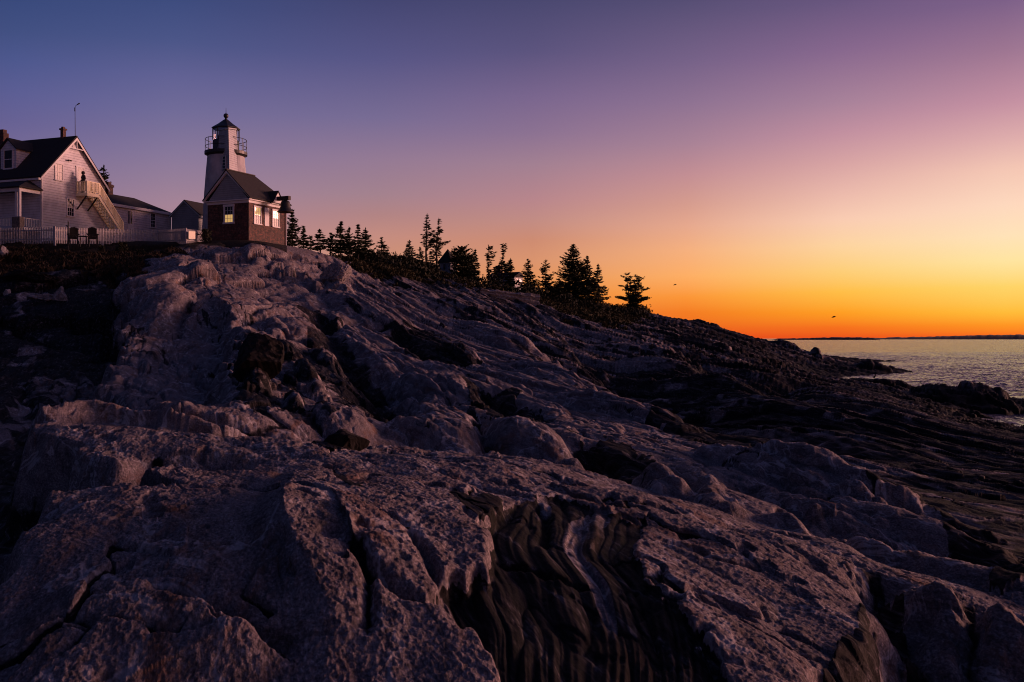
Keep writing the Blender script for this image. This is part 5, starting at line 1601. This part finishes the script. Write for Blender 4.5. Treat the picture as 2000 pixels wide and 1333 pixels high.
# garden chairs and low table in front of the fence
def garden_chair(u, Y, label, turn):
    p = at(u, 470, Y); z = ground_z(p.x, p.y) + .02
    z = max(z, at(u, 473.5, Y).z)
    ca, sa = math.cos(turn), math.sin(turn)
    fr = lambda x, y, h: Vector((p.x + x * ca - y * sa, p.y + x * sa + y * ca, z + h))
    rt = root('garden_chair', (p.x, p.y, z), label, 'chair', 'wooden chairs before the fence')
    for s in (-1, 1):
        MB(fr).box(s * .30 - .04, s * .30 + .04, -.42, -.36, -.25, .56).build('leg', M['dwood'], rt)
        MB(fr).prism([(s * .27 - .02, -.40, .30), (s * .27 - .02, -.40, .40), (s * .27 - .02, .45, .12), (s * .27 - .02, .50, -.2), (s * .27 - .02, .40, -.2)], (.04, 0, 0)).build('leg', M['dwood'], rt)
        MB(fr).box(s * .34 - .07, s * .34 + .07, -.46, .30, .562, .60).build('arm', M['dwood'], rt)
    st_ = MB(fr)
    for i in range(5): y = -.36 + .13 * i; h = .385 - .045 * i; st_.box(-.26, .26, y, y + .11, h, h + .025)
    st_.build('seat', M['dwood'], rt)
    bk = MB(fr)
    for i in range(6):
        x = -.245 + .098 * i; tp = 1.06 - .9 * x * x * 1.6
        bk.prism([(x - .046, .14, .24), (x + .046, .14, .24), (x + .052, .42, tp - .02), (x, .43, tp), (x - .052, .42, tp - .03)], (0, .025, .005))
    bk.box(-.3, .3, .25, .28, .52, .58)
    bk.build('backrest', M['dwood'], rt)
    return rt


garden_chair(143.5, 72.0, 'dark round backed wooden chair in front of the fence, left of the low table', math.pi + .5)
garden_chair(181, 72.3, 'dark round backed wooden chair in front of the fence, right of the low table', math.pi + .35)
p = at(163, 470, 72.0); tz = max(ground_z(p.x, p.y), at(163, 474, 72.0).z)
tb = root('low_table', (p.x, p.y, tz), 'low dark wooden table between the two chairs by the fence', 'table')
MB().box(p.x - .38, p.x + .38, p.y - .28, p.y + .28, tz + .42, tz + .46).build('table_top', M['dwood'], tb)
for sx in (-1, 1):
    for sy in (-1, 1): MB().box(p.x + sx * .32 - .03, p.x + sx * .32 + .03, p.y + sy * .22 - .03, p.y + sy * .22 + .03, tz - .3, tz + .419).build('leg', M['dwood'], tb)
# small grill stand beside the fence
p = at(133.5, 462, 74.2); gz2 = ground_z(p.x, p.y)
gp = MB().tube([(p.x, p.y, gz2 - .2), (p.x, p.y, at(133, 433, 74.2).z)], .045); gp.tube([(p.x, p.y, at(133, 443, 74.2).z), (p.x - .16, p.y, at(133, 441, 74.2).z)], .05)
tag(gp.build('vent_pipe', M['black']), 'thin dark pipe rising just above the fence near the left chair', 'pipe')


# loose rocks
def rock(label, u, v, w, h, d, seed, pale=True, Y=None, sink=.3, name='boulder'):
    Y = Y or hit(u, v); x, y = (u - 1000) / FOC * Y, Y
    rg = random.Random(seed)
    bm = bmesh.new()
    bmesh.ops.create_icosphere(bm, subdivisions=5, radius=1)
    pl = []
    for i in range(11):
        n = Vector((rg.gauss(0, 1), rg.gauss(0, 1), rg.gauss(0, 1))).normalized(); pl.append((n, rg.uniform(.5, .85)))
    for vtx in bm.verts:
        for n, o in pl:
            e = vtx.co.dot(n) - o
            if e > 0: vtx.co -= n * e * .95
    rz = rg.uniform(0, 3.14); ca, sa = math.cos(rz), math.sin(rz)
    z = ground_z(x, y)
    for vtx in bm.verts:
        c = vtx.co; c = Vector((c.x * w * .62, c.y * d * .62, c.z * h * .62)); c = Vector((c.x * ca - c.y * sa, c.x * sa + c.y * ca, c.z)) if abs(w - d) < .3 else c
        nz = float(pn(np.array([c.x * 3 + seed]), np.array([c.y * 3 + c.z * 2.0]), 5)[0]) * .05 + float(fbm(np.array([c.x * 7 + seed]), np.array([c.y * 7 + c.z * 9]), 4, 9)[0]) * .035 * max(w, .6)
        vtx.co = c + vtx.co.normalized() * nz
    me = bpy.data.meshes.new(name); bm.to_mesh(me); bm.free()
    me.materials.append(M['pale_rock'] if pale else M['dark_rock'])
    o = bpy.data.objects.new(name, me); COL.objects.link(o)
    o.location = (x, y, z + h * (.5 - sink)); o.rotation_euler = (rg.uniform(-.2, .2), rg.uniform(-.2, .2), 0)
    return tag(o, label, 'rock')


M['pale_rock'] = plain_mat('pale_boulder', (0.22, 0.20, 0.205), .85, .6, 5, spec=.1)
M['dark_rock'] = plain_mat('dark_boulder', (0.020, 0.018, 0.018), .85, .7, 4, spec=.05)
rock('small pale stone lying alone high on the dark grassy bank', 68, 493, .55, .5, .5, 1)
rock('pale blunt stone at the right of the grassy bank, below the fence', 200, 524, .8, .4, .7, 2)
rock('flat pale slab lying in the dark gully, widest of the pale stones', 92, 588, 1.6, .35, .9, 3)
rock('pale block at the left edge of the photo below the bank', 6, 512, .7, 1.0, .7, 4)
rock('long flat pale stone in the gully near the rib of rock', 172, 562, 1.6, .3, .6, 5)
rock('tilted pale stone just right of the widest slab in the gully', 118, 590, .8, .9, .5, 6)
rock('small pale cube of stone near the left edge in the gully', 14, 574, .55, .5, .5, 7)
rock('long dark slab in the upper gully, below the pale stones of the bank', 60, 560, 3.0, .8, 1.2, 8, False)
rock('large rounded pale boulder on the slope below the brick house', 657, 563, 2.2, 1.5, 1.8, 11)
def ledge_block():
    a, b_ = at(930, 566, 108), at(1046, 577, 110)
    bm = bmesh.new(); bmesh.ops.create_cube(bm, size=1)
    bmesh.ops.subdivide_edges(bm, edges=bm.edges[:], cuts=11, use_grid_fill=True)
    ax = (b_ - a); L_ = ax.length; ax.normalize(); ay = Vector((-ax.y, ax.x, 0)).normalized(); az = ax.cross(ay); az = az if az.z > 0 else -az
    for vtx in bm.verts:
        c = vtx.co.copy(); n = vtx.co.normalized()
        k = float(fbm(np.array([c.x * 9]), np.array([c.y * 3 + c.z * 5]), 3, 5)[0])
        lay = .06 * math.sin(c.z * 22 + c.x * 1.3)
        vtx.co = a + ax * ((c.x + .5) * L_ + .18 * k * (abs(c.x) > .45)) + ay * ((c.y) * 3.4 + (.14 * k + lay) * (1 if c.y > 0 else -1)) + az * ((c.z - .5) * 2.0 * (.45 + .55 * (c.x + .5)) + .10 * k)
    bmesh.ops.bevel(bm, geom=[e for e in bm.edges if e.calc_face_angle(0) > 1.0], offset=.07, segments=2)
    me = bpy.data.meshes.new('ledge_block'); org = (a + b_) / 2
    bmesh.ops.translate(bm, verts=bm.verts, vec=-org); bm.to_mesh(me); bm.free()
    me.materials.append(M['pale_rock']); o = bpy.data.objects.new('ledge_block', me); COL.objects.link(o); o.location = org
    tag(o, 'long pale ledge ending in a sheer pink face, in front of the tree line', 'rock')


ledge_block()
rock('brown rounded block in the hollow right of the rib of rock', 508, 748, 1.1, .9, .9, 13, False, Y=20.5)
rock('dark broken chunk beside the smooth dark patch on the slab', 676, 862, .48, .26, .4, 15, False, Y=12.6)


# sea birds
def bird(label, u, v, Y, span, perched=False, seed=0):
    p = at(u, v, Y)
    if perched: p.z = ground_z(p.x, p.y) + .28
    o = Vector(p)
    verts = [o + Vector((-.24, 0, -.02)), o + Vector((-.10, 0, 0)), o + Vector((.06, 0, .02)), o + Vector((.16, 0, .07)), o + Vector((.22, 0, .09)), o + Vector((.29, 0, .08))]
    if perched: verts = [o + Vector((-.16, 0, -.16)), o + Vector((-.07, 0, -.05)), o + Vector((.02, 0, .06)), o + Vector((.06, 0, .19)), o + Vector((.10, 0, .27)), o + Vector((.19, 0, .28))]
    E = [(i, i + 1) for i in range(5)]; rad = [.02, .055, .06, .03, .032, .008]
    nb = len(verts)
    if perched:
        for s in (-.03, .03): verts += [o + Vector((-.03, s, -.14)), o + Vector((-.01, s, -.29))]; E += [(1, len(verts) - 2), (len(verts) - 2, len(verts) - 1)]; rad += [.012, .010]
    rt = root('sea_bird', tuple(o), label, 'bird')
    skin_obj('body', verts, E, rad, M['dark_rock'], rt, o, 1)
    for s in (-1, 1):
        w_ = MB()
        if perched:
            a = [o + Vector((.0, s * .055, .08)), o + Vector((-.10, s * .065, .02)), o + Vector((-.20, s * .03, -.20)), o + Vector((-.06, s * .06, -.12))]
        else:
            a = [o + Vector((.08, s * .04, .03)), o + Vector((.12, s * span * .25, .13)), o + Vector((-.04, s * span * .5, .07)), o + Vector((-.03, s * span * .25, .10)), o + Vector((-.12, s * .04, .02))]
        w_.prism([tuple(q) for q in a], (0, 0, .012) if not perched else (0, s * .012, 0)); w_.build('wing', M['dark_rock'], rt)
    for c in rt.children: pass
    return rt


bird('dark sea bird flying low over the water on the right', 1628, 620, 110, .5)
bird('dark sea bird flying beyond the lone pine', 1318, 557, 140, .5)
bird('dark sea bird perched on the low seaweed covered rock by the water', 1709, 747, 101, .5, True)
